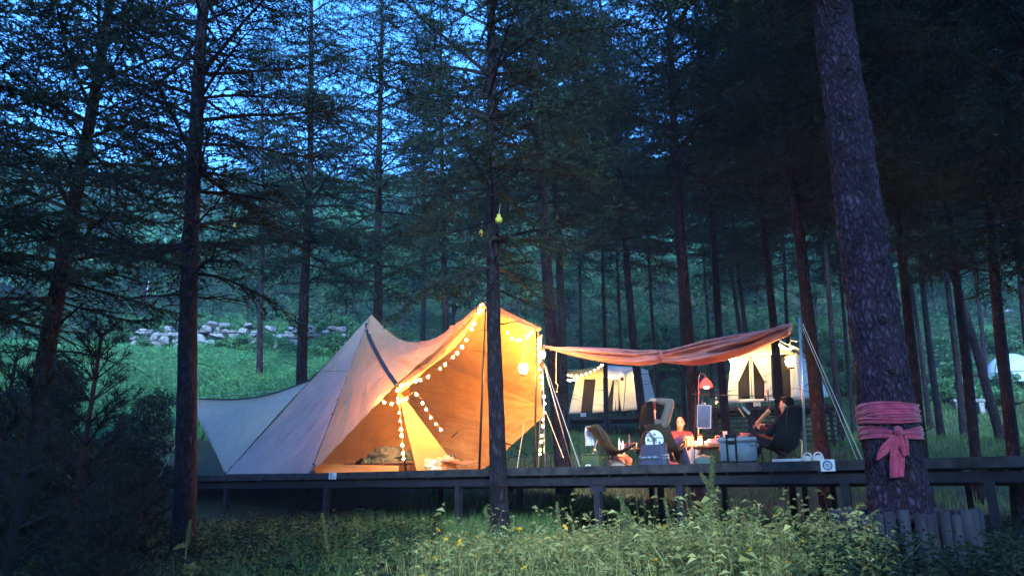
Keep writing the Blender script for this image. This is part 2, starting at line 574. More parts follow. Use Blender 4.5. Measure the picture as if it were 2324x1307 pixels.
def trunk_mesh(seed, H, r0, sides=14, rings=60, rough=0.02, wob=0.05, stubs=18, h0=3.4, m=None, flare=0.35):
    r = np.random.default_rng(seed)
    zs = np.concatenate([np.linspace(-0.5, 4.5, int(rings * .6), endpoint=False), np.linspace(4.5, H, rings - int(rings * .6))])
    ph = r.uniform(0, 6, 4)
    V = []
    for z in zs:
        t = max(z, 0) / H
        rad = r0 * ((1 - t) ** 0.85 * .97 + .03) * (1 + flare * math.exp(-max(z, 0) / .35))
        cx = wob * (math.sin(z * .5 + ph[0]) - math.sin(ph[0])) * min(1, z / 3 if z > 0 else 0)
        cy = wob * (math.sin(z * .43 + ph[1]) - math.sin(ph[1])) * min(1, z / 3 if z > 0 else 0)
        for k in range(sides):
            a = 2 * math.pi * k / sides
            n_ = mnoise.noise(Vector((math.cos(a) * 2.2 + seed, math.sin(a) * 2.2, z * 1.6))) + .6 * mnoise.noise(Vector((math.cos(a) * 6 + seed, math.sin(a) * 6, z * 5)))
            q = rad * (1 + rough / r0 * n_ * .6)
            V.append((cx + q * math.cos(a), cy + q * math.sin(a), z))
    F4 = []
    for i in range(len(zs) - 1):
        for k in range(sides):
            k2 = (k + 1) % sides
            F4.append((i * sides + k, i * sides + k2, (i + 1) * sides + k2, (i + 1) * sides + k))
    F3 = []
    for k in range(stubs):                       # dead snapped twigs on the bare lower trunk
        z = r.uniform(.9, h0 + 2.0); a = r.uniform(0, 2 * math.pi)
        L = r.uniform(.08, .55) * (0.6 + .2 * z)
        d = Vector((math.cos(a), math.sin(a), r.uniform(-.3, .45)))
        p = Vector((math.cos(a) * r0 * .7, math.sin(a) * r0 * .7, z))
        b = len(V)
        e = Vector((-math.sin(a), math.cos(a), 0)); w_ = r.uniform(.006, .013)
        pts = [p, p + d * L * .5, p + d * L + Vector((0, 0, -L * r.uniform(0, .25)))]
        for i, (pp, ww) in enumerate(zip(pts, (w_ * 1.5, w_, w_ * .4))):
            V += [tuple(pp + e * ww), tuple(pp + Vector((0, 0, ww))), tuple(pp - e * ww)]
        for i in range(2):
            for j in range(3):
                j2 = (j + 1) % 3
                F4.append((b + i * 3 + j, b + i * 3 + j2, b + i * 3 + 3 + j2, b + i * 3 + 3 + j))
    return mesh_np('trunk', V, [np.array(F4)], [m], True)
M_bark = bark_mat('bark', (0.014, 0.009, 0.014), (0.042, 0.028, 0.042), 16.0, .35)
M_twig = mat('twig', (0.013, 0.010, 0.012), 0.9)
M_needle = mat('needles', (0.007, 0.020, 0.013), 0.7, (0.018, 0.044, 0.022), 1.3, transl=0.25, rand=.25, ramp=(.35, .65))
CROWNS = []
for i, (hh, h0, L0, nd, wh, per) in enumerate([(15.5, 3.2, 2.5, .95, .40, 5), (14.5, 3.0, 2.3, 1.4, .42, 5), (16, 3.6, 2.7, .6, .42, 5), (15, 4.2, 2.2, 1.4, .38, 5), (16.5, 3.0, 2.9, .85, .44, 5), (17, 3.6, 3.1, 1.5, .40, 6)]):
    V, T, mi = conifer_crown(100 + i, hh, h0, L0, nd, wh, per)
    CROWNS.append((mesh_np('crown', V, [T], [M_twig, M_needle], False, mi), hh))
def conifer(px0, py0, px1, py1, D, dia, var, label, s=1.0, group='conifers standing around the camp', turn=0.0, sink=0.0, deep=None, sides=14, rings=60, crown=True, wide=1.0, tall=1.0, lift=0.0):
    a, b = P(px0, py0, D), P(px1, py1, D if deep is None else deep)
    d = (b - a).normalized()
    base = a.copy()
    for _ in range(6):
        base = a + d * ((gz(base.x, base.y) - a.z) / d.z)
    e = bpy.data.objects.new('conifer_tree', None)
    e.location = base
    e.rotation_mode = 'QUATERNION'
    e.rotation_quaternion = Vector((0, 0, 1)).rotation_difference(d) @ Matrix.Rotation(turn, 3, 'Z').to_quaternion()
    link(e)
    tag(e, label, 'tree', group)
    cm, hh = CROWNS[var]
    part('trunk', trunk_mesh(int(abs(px0) * 7 + D * 3), hh * s * tall + lift, dia / 2, sides, rings, m=M_bark, wob=.04 * s, h0=3.2 * s), e)
    if crown: part('crown', cm, e, (0, 0, lift), scale=(s * wide, s * wide, s * tall))
    return e
G1 = 'conifers standing around the camp'
T = [
 (93, 900, 240, 0, 11.6, .32, 0, 'leaning conifer nearest the left edge of the photo', 1.0, .3),
 (425, 1000, 466, 0, 10.0, .29, 2, 'near black conifer in front of the left end of the deck', 1.0, 1.9),
 (686, 850, 706, 100, 22, .36, 0, 'dark conifer behind the left slope of the orange tent', 1.0, 2.2),
 (857, 700, 864, 100, 25, .37, 4, 'pale barked conifer rising right behind the orange tent left peak', 1.05, 4.0),
 (1133, 1100, 1105, 0, 10.4, .245, 2, 'slender conifer in front of the deck crossing the orange tent right half', 1.0, 5.2),
 (1272, 1000, 1213, 100, 17.0, .34, 1, 'warm lit conifer just right of the orange tent beside the tripod lamp', 1.0, 1.0),
 (1272, 760, 1250, 200, 21, .28, 0, 'grey conifer half hidden behind the warm lit one beside the orange tent', 1.0, .7),
 (1455, 900, 1385, 200, 24, .31, 1, 'conifer rising beside the far white tent with an ochre awning', 1.05, 2.8),
 (1572, 900, 1520, 0, 17, .28, 2, 'red lit conifer directly beside the small red lamp', 1.05, 3.6),
 (1640, 850, 1590, 150, 22, .27, 3, 'dark conifer at the left side of the tent with the tied curtains', 1.0, .2),
 (2300, 1000, 2225, 130, 12, .21, 3, 'slim leaning conifer by the right edge of the photo', 1.0, 2.0),
 (1862, 1000, 1765, 200, 14.6, .30, 1, 'conifer close behind the steel awning pole and the man in black', 1.0, 4.4),
 (1842, 750, 1800, 300, 24, .22, 3, 'thin grey conifer above the upper end of the rolled awning', 1.0, .9),
 (2252, 930, 2150, 600, 28, .33, 4, 'leaning dark conifer beside the stone bench', 1.0, 5.0),
]
for a in T:
    conifer(*a[:7], a[7], a[8], G1, a[9], wide=1.0 if a[4] < 11 else 1.15, tall=1.0 if a[4] < 15 else 1.2, lift=0 if a[4] < 14 else (1.0 if a[0] < 1000 else 3.2))
GB = 'slim conifers deep in the shaded stand'
SLIM = ['slim dark conifer just left of the stone bench, behind it', 'slim dark conifer halfway between the big trunk and the stone bench', 'thin dark conifer behind the ribbon side of the big trunk, far back', 'right one of the slim pair above the left end of the curtained tent',
 'left one of the slim pair above the left end of the curtained tent', 'thin conifer directly above the far ochre awning', 'thin conifer leaning above the right side wall of the ochre awning tent', 'slim conifer above the middle of the rolled awning right half',
 'slim conifer between the steel pole and the big trunk', 'thin conifer close left of the big trunk, deep in the shade', 'thin far conifer left of the red lit trunk', 'thin far conifer between the ochre tent trunks', 'slim conifer half hidden by the big trunk middle',
 'slim conifer at the right edge behind the dome tent', 'thin conifer hidden mostly by the big trunk, far back', 'thin far conifer above the stone bench', 'thin far conifer above the upper awning end', 'thin far conifer right of the red lit trunk', 'thin far conifer right of the warm lit trunk by the tent',
 'slim conifer behind the right peak of the orange tent', 'slim conifer behind the middle of the tent ridge sag']
for a in [(2175, 860, 2140, 500, 32, .30, 1), (2120, 860, 2080, 550, 34, .34, 3), (2095, 850, 2055, 550, 37, .26, 0), (1692, 740, 1640, 300, 34, .30, 1), (1675, 740, 1615, 300, 37, .27, 0),
          (1372, 780, 1362, 300, 30, .22, 3), (1490, 880, 1460, 400, 33, .20, 1), (1750, 700, 1712, 300, 30, .27, 1), (1897, 850, 1855, 400, 32, .28, 3), (1925, 840, 1880, 400, 36, .24, 1),
          (1545, 780, 1525, 400, 38, .24, 3), (1410, 780, 1395, 400, 40, .22, 0), (2010, 800, 1975, 400, 30, .3, 3), (2345, 850, 2300, 400, 25, .3, 1), (1975, 830, 1930, 400, 40, .26, 0),
          (2230, 800, 2190, 400, 42, .28, 4), (1790, 800, 1765, 400, 41, .25, 4), (1610, 760, 1590, 400, 44, .24, 3), (1320, 760, 1310, 400, 42, .24, 4), (1120, 700, 1112, 400, 34, .28, 1), (960, 700, 962, 300, 38, .3, 4)]:
    conifer(*a, SLIM.pop(0), random.uniform(.9, 1.1), GB, random.uniform(0, 6.28), sides=9, rings=30, wide=1.15, tall=1.15, lift=4.0)
GN = 'conifers whose boughs hang in from beyond the frame'
conifer(2420, 700, 2330, 0, 9.0, .3, 5, 'conifer at the right edge whose dense boughs darken the upper corner', 1.0, GN, 1.1)
conifer(2560, 700, 2470, 0, 12.5, .3, 5, 'conifer off the right edge with boughs reaching into the dark corner', 1.05, GN, 3.1)
conifer(-170, 800, -90, 0, 10.0, .3, 4, 'conifer added off the left edge for shade, long boughs reaching in at upper left', 1.0, GN, 2.6)  # left pair added outside the frame to shade the lower left
conifer(-420, 800, -330, 0, 13.5, .32, 1, 'conifer added off the left edge for shade, farther back behind the young pines', 1.0, GN, .6)

conifer(1990, 800, 1905, 100, 11.5, .28, 5, 'dense conifer hidden behind the big ribboned trunk with only its boughs showing', 1.0, G1, 2.0, lift=2.5)
conifer(1962, 780, 1912, 300, 18, .26, 5, 'tall conifer behind the big trunk left edge', 1.0, G1, .4, tall=1.1, lift=3.0)
conifer(2070, 800, 2010, 200, 15.5, .24, 5, 'dark conifer just right of the big trunk', 1.0, G1, 4.9, tall=1.1, lift=2.5)
conifer(2190, 800, 2130, 200, 17, .24, 5, 'dark conifer left of the stone bench', 1.0, G1, 1.2, tall=1.1, lift=2.5)
conifer(1755, 760, 1712, 200, 19, .24, 5, 'dark conifer rising over the curtained far tent', 1.0, G1, 3.3, tall=1.1, lift=3.0)
conifer(1010, 680, 1000, 100, 27, .30, 1, 'dark conifer behind the sagging ridge of the orange tent', 1.0, G1, 5.3, tall=1.25, wide=1.2, lift=2.0)
conifer(590, 780, 596, 100, 33, .28, 1, 'slim conifer on the meadow edge between two nearer trunks', 1.0, G1, 1.3, tall=1.25, wide=1.2, lift=1.0)
# ------------------------------------------------------------------ the big ribboned tree on the right
BT0, BT1 = P(2037, 1100, 6.6), P(1885, 0, 6.6)
BTD = (BT1 - BT0).normalized()
def big_at(py):
    """axis point of the big trunk at photo row py"""
    lo, hi = -3.0, 8.0
    for _ in range(40):
        m = (lo + hi) / 2
        p = BT0 + BTD * m - CAM
        v = (p.dot(Vector((0, -ST, CT)))) / (p.dot(Vector((0, CT, ST))))
        y = PH / 2 - v * F_PX
        if y > py: lo = m
        else: hi = m
    return BT0 + BTD * lo, lo
_b = BT0.copy()
for _ in range(6): _b = BT0 + BTD * ((gz(_b.x, _b.y) - BT0.z) / BTD.z)
big = bpy.data.objects.new('conifer_tree', None)
big.location = _b
big.rotation_mode = 'QUATERNION'
BQ = Vector((0, 0, 1)).rotation_difference(BTD)
big.rotation_quaternion = BQ
link(big)
tag(big, 'massive rough barked trunk wrapped with a pink cloth at the right', 'tree', G1)
def big_r(z): return 0.235 * ((1 - max(z, 0) / 19.0) ** .8) * (1 + .22 * math.exp(-max(z, 0) / .5))
M_bigbark = bark_mat('scaly_bark', (0.018, 0.010, 0.022), (0.062, 0.038, 0.075), 21.0, .5)
KNOTS = [(2.35, -1.75, .045), (2.9, -1.35, .034), (3.35, -1.95, .032), (3.75, -1.5, .04), (4.35, -1.9, .034), (4.9, -1.6, .042), (1.9, -1.7, .036), (3.1, -2.25, .028), (5.6, -1.8, .045), (2.6, -1.3, .026), (6.3, -1.6, .04)]
def big_trunk():
    V, F4 = [], []
    zs = np.concatenate([np.linspace(-.4, 7.5, 420), np.linspace(7.6, 19, 24)])
    S = 72
    for z in zs:
        R0 = big_r(z)
        for k in range(S):
            a = 2 * math.pi * k / S - math.pi
            c = Vector((math.cos(a) * R0, math.sin(a) * R0, z))
            q = Vector((c.x * 15, c.y * 15, z * 8))
            d1 = mnoise.voronoi(q + Vector((mnoise.noise(q * .6), mnoise.noise(q * .6 + Vector((9, 2, 1))), 0)) * .8)[0]
            plate = min((d1[1] - d1[0]) * 2.2, 1.0)
            disp = .017 * plate + .016 * mnoise.noise(c * 3.0) + .010 * mnoise.noise(Vector((c.x * 30, c.y * 30, c.z * 14))) + .006 * mnoise.noise(c * 60)
            for kz, ka, kr in KNOTS:
                dd = math.hypot((z - kz), (a - ka) * R0)
                if dd < kr * 2.2:
                    disp += .022 * math.exp(-((dd - kr) / (kr * .5)) ** 2) - .06 * math.exp(-(dd / (kr * .75)) ** 2)
            r_ = R0 + disp
            V.append((math.cos(a) * r_, math.sin(a) * r_, z))
    for i in range(len(zs) - 1):
        for k in range(S):
            k2 = (k + 1) % S
            F4.append((i * S + k, i * S + k2, (i + 1) * S + k2, (i + 1) * S + k))
    return mesh_np('trunk', V, [np.array(F4)], [M_bigbark], True)
BTRK = part('trunk', big_trunk(), big)
M_hole = mat('knot_dark', (0.006, 0.004, 0.006), .95)
for kz, ka, kr in KNOTS:
    Rk = Matrix.Rotation(ka, 3, 'Z')
    m = MB(); m.ball((0, 0, 0), (.018, kr * .8, kr * .7), 12, 8, Rk)
    r_ = big_r(kz) + .006
    m.v = [tuple(Vector(v) * (1 + .25 * mnoise.noise(Vector(v) * 60))) for v in m.v]
    part('knot_hole', mesh_np('knot_hole', m.v, [np.array([f for f in m.f if len(f) == 4]), np.array([f for f in m.f if len(f) == 3])], [M_hole], True), BTRK, (math.cos(ka) * r_, math.sin(ka) * r_, kz))
part('crown', CROWNS[1][0], big, loc=(0, 0, 2.9), scale=(1.15, 1.15, 1.0), rot=(0, 0, 1.0))

# ------------------------------------------------------------------ broadleaf crowns and bushes
def leaf_clump(seed, n, R, leaf, lobes=9, squash=.8, flat=.5):
    r = np.random.default_rng(seed)
    c = r.normal(0, 1, (lobes, 3)); c /= np.linalg.norm(c, axis=1, keepdims=True)
    c *= r.uniform(.25, .75, (lobes, 1)) * R
    c[:, 2] *= squash
    rad = r.uniform(.32, .55, lobes) * R
    k = r.integers(0, lobes, n)
    d = r.normal(0, 1, (n, 3)); d /= np.linalg.norm(d, axis=1, keepdims=True)
    d[:, 2] = np.abs(d[:, 2]) * .9 + d[:, 2] * .1
    p = c[k] + d * (rad[k] * r.uniform(.55, 1.08, n))[:, None] * np.array([1, 1, squash])
    dr = d * .6 + r.normal(0, .7, (n, 3)); dr[:, 2] = dr[:, 2] * flat - .15
    dr /= np.linalg.norm(dr, axis=1, keepdims=True)
    V, Tt = leaf_cards(p, dr, r.uniform(.6, 1.3, n) * leaf, r.uniform(.45, .8, n) * leaf, r)
    return V, Tt
M_leaf = mat('broad_leaves', (0.035, 0.11, 0.06), 0.6, (0.08, 0.20, 0.10), .35, transl=.3, rand=.3)
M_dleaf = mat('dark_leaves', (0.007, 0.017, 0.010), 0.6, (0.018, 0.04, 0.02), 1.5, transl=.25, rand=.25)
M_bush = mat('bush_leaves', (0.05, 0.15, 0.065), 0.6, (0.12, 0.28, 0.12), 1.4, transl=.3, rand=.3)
TREEC = [mesh_np('crown', *[(lambda VT: (VT[0], [VT[1]]))(leaf_clump(300 + i, 3200, 2.6, .30, 11, .95))][0], [M_leaf]) for i in range(4)]
BUSHC = [mesh_np('foliage', *[(lambda VT: (VT[0], [VT[1]]))(leaf_clump(330 + i, 1500, 1.0, .17, 8, .8))][0], [M_bush]) for i in range(4)]
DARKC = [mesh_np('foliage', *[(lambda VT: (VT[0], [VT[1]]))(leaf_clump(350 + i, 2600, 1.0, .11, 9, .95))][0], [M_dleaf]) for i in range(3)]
_tb = MB(); _tb.tube([(0, 0, -.6), (.05, 0, 1), (0, .05, 2.4), (.1, .1, 4.0)], [.13, .11, .09, .03], 7)
for a in (0.4, 2.3, 4.2): _tb.tube([(0, .02, 2.0), (math.cos(a) * .6, math.sin(a) * .6, 3.0), (math.cos(a) * 1.3, math.sin(a) * 1.3, 3.9)], [.06, .04, .015], 5)
BTRUNK = mesh_np('trunk', _tb.v, [np.array([f for f in _tb.f if len(f) == 4]), ], [M_bark], True)
_sb = MB()
for k in range(6):
    a = k * 1.05; _sb.tube([(0, 0, -.3), (math.cos(a) * .25, math.sin(a) * .25, .4), (math.cos(a) * .5, math.sin(a) * .5, .9)], [.025, .018, .006], 5)
BSTEM = mesh_np('stem', _sb.v, [np.array([f for f in _sb.f if len(f) == 4])], [M_twig], True)
def ground_hit(px, py, lo=5.0, hi=120.0):
    r = ray(px, py); D = lo
    while D < hi:
        p = CAM + r * (D / r.y)
        if p.z < gz(p.x, p.y): return Vector((p.x, p.y, gz(p.x, p.y)))
        D += .05
    return p
def at_ground(px, D):
    r = ray(px, 1122); x = r.x * D / r.y
    return Vector((x, D, gz(x, D)))
GT = 'broadleaf trees at the foot of the hill'
HILLAB = {170: 'just right of the leaning left trunk', 390: 'just left of the near black trunk', 520: 'right of the near black trunk', 600: 'above the middle of the stone wall', 1180: 'above the lamp tripod, behind the warm lit trunk', 1300: 'above the left end of the rolled awning', 1420: 'above the far ochre awning tent', 1530: 'left of the red lit trunk', 1650: 'above the curtained far tent left corner', 1760: 'above the curtained far tent ridge', 1900: 'left of the big ribboned trunk', 2060: 'right of the big ribboned trunk', 2190: 'above the stone bench', 2310: 'above the dome tent', 830: 'above the left tent peak', 320: 'behind the pale utility pole', 480: 'high above the stone wall left end', 700: 'high above the stone wall right end', 100: 'higher up near the left edge'}
for i, (px, D, s, lab) in enumerate([
    (265, 62, 1.15, 'pale green round broadleaf tree standing out at the hill foot on the left'),
    (60, 58, 1.0, 'broadleaf tree by the left edge above the dark young pines'),
    (170, 66, .9, None), (390, 66, 1.0, None), (520, 60, .85, None), (600, 68, 1.0, None), (760, 58, 1.0, 'broadleaf tree seen between two trunks left of the tent peak'),
    (900, 54, 1.25, 'dark spreading broadleaf tree behind the sag of the orange tent'), (1020, 52, 1.2, 'dark broadleaf tree behind the right peak of the orange tent'), (1180, 60, 1.1, None), (1300, 64, 1.0, None),
    (1420, 60, 1.0, None), (1530, 66, 1.1, None), (1650, 60, 1.0, None), (1760, 66, 1.1, None), (1900, 62, 1.0, None), (2060, 62, 1.0, None), (2190, 64, 1.0, None), (2310, 60, 1.0, None), (830, 68, 1.1, None), (320, 74, 1.1, None), (480, 76, 1.1, None), (700, 78, 1.2, None), (100, 76, 1.1, None)]):
    b = at_ground(px, D)
    e = empty('broadleaf_tree', b, lab or 'small broadleaf tree at the hill foot ' + HILLAB[px], 'tree', GT, rz=i * 1.7)
    part('trunk', BTRUNK, e, scale=(s, s, s))
    part('crown', TREEC[i % 4], e, loc=(0, 0, 3.9 * s), scale=(s, s, s * 1.05))
# wooded hill: far-off mass
def hill_wood():
    r = np.random.default_rng(11)
    base = [leaf_clump(400 + i, 560, 3.2, .62, 9, .9) for i in range(5)]
    Vs, Ts = [], []
    n0 = 0
    for i in range(760):
        y = r.uniform(70, 186) if i > 120 else r.uniform(150, 186)
        x = r.uniform(-1, 1) * (22 + y * .82)
        if r.random() < .10: continue
        s = r.uniform(.7, 1.35)
        V, T_ = base[i % 5]
        a = r.uniform(0, 6.28)
        c, s_ = math.cos(a), math.sin(a)
        W = V * s * np.array([1, 1, 1.15])
        W = np.stack([W[:, 0] * c - W[:, 1] * s_, W[:, 0] * s_ + W[:, 1] * c, W[:, 2]], 1) + np.array([x, y, gz(x, y) + 3.2 * s])
        Vs.append(W); Ts.append(T_ + n0); n0 += len(W)
    return np.concatenate(Vs), np.concatenate(Ts)
V, T_ = hill_wood()
M_hleaf = mat('hill_leaves', (0.04, 0.14, 0.09), 0.6, (0.10, 0.28, 0.16), .09, transl=.3)
stuff('hill_woodland', V, T_, M_hleaf, 'broadleaf wood covering the hillside, fading to blue', 'woodland')

# ------------------------------------------------------------------ dry stone wall on the meadow
M_stone = mat('field_stone', (0.11, 0.11, 0.13), 0.9, (0.26, 0.26, 0.28), 5.0, .5, 22, rand=.22)
def stone_meshes():
    out = []
    for i in range(7):
        r = np.random.default_rng(900 + i)
        bm = bmesh.new()
        for k in range(16):
            d = r.normal(0, 1, 3); d /= np.linalg.norm(d)
            d = np.sign(d) * np.abs(d) ** .6
            bm.verts.new(tuple(d * r.uniform(.42, .56)))
        bmesh.ops.convex_hull(bm, input=bm.verts)
        for v in [v for v in bm.verts if not v.link_faces]: bm.verts.remove(v)
        bmesh.ops.bevel(bm, geom=list(bm.edges), offset=.05, segments=1, affect='EDGES')
        me = bpy.data.meshes.new('stone')
        bm.to_mesh(me); bm.free()
        me.materials.append(M_stone)
        out.append(me)
    return out
STONES = stone_meshes()
wa, wb = at_ground(255, 47), at_ground(770, 44)
wall = empty('stone_wall', (wa + wb) / 2, 'low dry stone wall of pale boulders across the meadow left of the tent', 'wall')
o0 = origin(wall)
rw = np.random.default_rng(5)
Lw = (wb - wa).length
for row in range(4):
    x = rw.uniform(0, .5)
    while x < Lw:
        wd = rw.uniform(.35, 1.0) if row else rw.uniform(.6, 1.3)
        if (row == 3 and rw.random() < .5) or rw.random() < .08: x += wd; continue
        p = wa.lerp(wb, min(x / Lw, 1))
        h = .52 - .05 * row
        p = Vector((p.x, p.y + rw.normal(0, .08) + row * .12, gz(p.x, p.y) + .32 + row * .44 + rw.normal(0, .05)))
        part('stone', STONES[rw.integers(0, 7)], wall, p - o0, (rw.normal(0, .2), rw.normal(0, .15), rw.normal(0, .35)), (wd, .7, h * rw.uniform(.85, 1.2)))
        x += wd * .9
# fallen dead limbs and pale stones on the right slope
for i, (px, py, D, sc, lab) in enumerate([(2200, 775, 44, 1.2, 'pale boulder on the bright slope far right'), (1955, 762, 44, 1.0, 'pale boulder partly behind the big trunk left side'), (2070, 930, 20, .35, 'small pale stone on the dark ground beside the ribbon'), (2290, 715, 48, 1.0, 'pale boulder high by the right edge')]):
    p = ground_hit(px, py, 16); p.z += .15 * sc
    o = link(bpy.data.objects.new('boulder', STONES[i])); o.location = p; o.scale = (1.3 * sc, .9 * sc, .7 * sc); tag(o, lab, 'boulder')

# ------------------------------------------------------------------ bushes on the meadow and slope
rb = np.random.default_rng(21)
GBU = 'leafy bushes on the meadow slope'
def bush(p, s, k, label, group=GBU, meshes=BUSHC, sz=1.0):
    e = empty('bush', p, label, 'bush', group, rz=rb.uniform(0, 6))
    part('stem', BSTEM, e, scale=(s, s, s))
    part('foliage', meshes[k % len(meshes)], e, loc=(0, 0, .62 * s * sz), scale=(s, s, s * sz))
    return e
for i in range(46):
    px = rb.uniform(230, 830); D = rb.uniform(47.5, 56)
    bush(at_ground(px, D), rb.uniform(.8, 1.5), i, 'light green bush above the stone wall on the left')
for i, (px, D, s) in enumerate([(520, 43, 1.0), (560, 42, .9), (600, 43.0, 1.1), (640, 41.5, .8), (480, 42.5, .7), (690, 40, .8), (730, 42, 1.2), (780, 41, 1.3), (820, 44, 1.3), (275, 45, .7), (450, 42.5, .5), (660, 42.5, .7)]):
    bush(at_ground(px, D), s, i, 'bush growing in front of the stone wall')
for i in range(70):
    px = rb.uniform(1080, 2400); D = rb.uniform(41, 57)
    bush(at_ground(px, D), rb.uniform(.8, 1.5), i, 'green bush on the bright slope behind the stand of conifers')
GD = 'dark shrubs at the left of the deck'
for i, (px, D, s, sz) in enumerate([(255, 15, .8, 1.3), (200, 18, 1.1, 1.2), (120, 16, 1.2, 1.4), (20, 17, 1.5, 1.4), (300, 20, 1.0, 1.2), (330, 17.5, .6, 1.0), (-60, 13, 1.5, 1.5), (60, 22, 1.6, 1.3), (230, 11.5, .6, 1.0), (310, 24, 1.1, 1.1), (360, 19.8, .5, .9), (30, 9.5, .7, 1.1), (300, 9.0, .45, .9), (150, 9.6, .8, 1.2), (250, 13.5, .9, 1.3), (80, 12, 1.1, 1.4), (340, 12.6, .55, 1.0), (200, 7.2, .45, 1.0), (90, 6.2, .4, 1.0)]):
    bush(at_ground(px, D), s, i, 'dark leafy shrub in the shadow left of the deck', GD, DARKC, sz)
# young pines in the dark lower left
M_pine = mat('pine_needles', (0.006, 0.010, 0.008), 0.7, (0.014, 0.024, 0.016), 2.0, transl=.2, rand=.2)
def young_pine(seed, H):
    r = np.random.default_rng(seed)
    Vw, Fw, Vn = [], [], []
    def tw(p0, p1, w_):
        b = len(Vw); d = p1 - p0; e = np.cross(d, [0.3, .2, 1.0]); e /= np.linalg.norm(e) + 1e-9
        f = np.cross(d, e); f /= np.linalg.norm(f) + 1e-9
        for p, q in ((p0, 1), (p1, .5)):
            for an in (0, 2.1, 4.2): Vw.append(p + (e * math.cos(an) + f * math.sin(an)) * w_ * q)
        for j in range(3):
            j2 = (j + 1) % 3
            Fw.append((b + j, b + j2, b + 3 + j2)); Fw.append((b + j, b + 3 + j2, b + 3 + j))
    def tuft(p0, p1, n):
        u = r.random(n)[:, None]; d = (p1 - p0) / np.linalg.norm(p1 - p0)
        pp = p0 + (p1 - p0) * u
        nd = d + r.normal(0, .75, (n, 3)); nd /= np.linalg.norm(nd, axis=1, keepdims=True)
        ll = r.uniform(.07, .15, n)[:, None]
        ss = np.cross(nd, r.normal(0, 1, (n, 3))); ss /= np.linalg.norm(ss, axis=1, keepdims=True)
        Vn.append(np.stack([pp - ss * .0032, pp + ss * .0032, pp + nd * ll], 1).reshape(-1, 3))
    h = .25
    while h < H:
        t = h / H
        for k in range(6):
            a = r.uniform(0, 6.28); L = H * .36 * (1 - t) ** .8 * r.uniform(.6, 1.1) + .12
            el = .25 + .6 * t
            p = np.array([0, 0, h]); d = np.array([math.cos(a) * math.cos(el), math.sin(a) * math.cos(el), math.sin(el)])
            n = max(2, int(L / .16))
            for i in range(n):
                q = p + d * L / n; d = d + np.array([0, 0, .06]) + r.normal(0, .08, 3); d /= np.linalg.norm(d)
                tw(p, q, .011 * (1 - i / n) + .003)
                if i >= n * .25:
                    tuft(p, q, 26)
                    for sgn in (-1, 1):
                        sd = np.cross(d, [0, 0, 1.0]) * sgn * .8 + d * .8 + np.array([0, 0, .2]); sd /= np.linalg.norm(sd)
                        e = q + sd * r.uniform(.08, .22); tw(q, e, .004); tuft(q, e, 34)
                p = q
        h += .24
    tw(np.array([0, 0, -.2]), np.array([0, 0, H]), .045)
    tuft(np.array([0, 0, H * .9]), np.array([0, 0, H]), 60)
    Vw = np.array(Vw); Fw = np.array(Fw); Vn = np.concatenate(Vn); Fn = np.arange(len(Vn)).reshape(-1, 3)
    return mesh_np('trunk', Vw, [Fw], [M_twig]), mesh_np('crown', Vn, [Fn], [M_pine])
YP = [young_pine(61, 2.7), young_pine(62, 2.0)]
GY = 'young pines in the lower left'
for px, D, k, s, lab in [(175, 8.2, 0, 1.0, 'bushy young pine in front of the leaning trunk at lower left'), (45, 7.0, 1, 1.0, 'low young pine in the bottom left corner'), (325, 8.6, 1, .62, 'small young pine left of the near black trunk'), (-20, 9.5, 0, 1.0, 'young pine at the left edge'), (255, 6.6, 1, .6, 'lowest young pine in the dark bottom left foreground'), (110, 10.8, 0, .95, 'young pine behind the others at lower left')]:
    p = at_ground(px, D)
    e = empty('young_pine', p, lab, 'tree', GY, rz=px * .1)
    part('trunk', YP[k][0], e, scale=(s, s, s)); part('crown', YP[k][1], e, scale=(s, s, s))

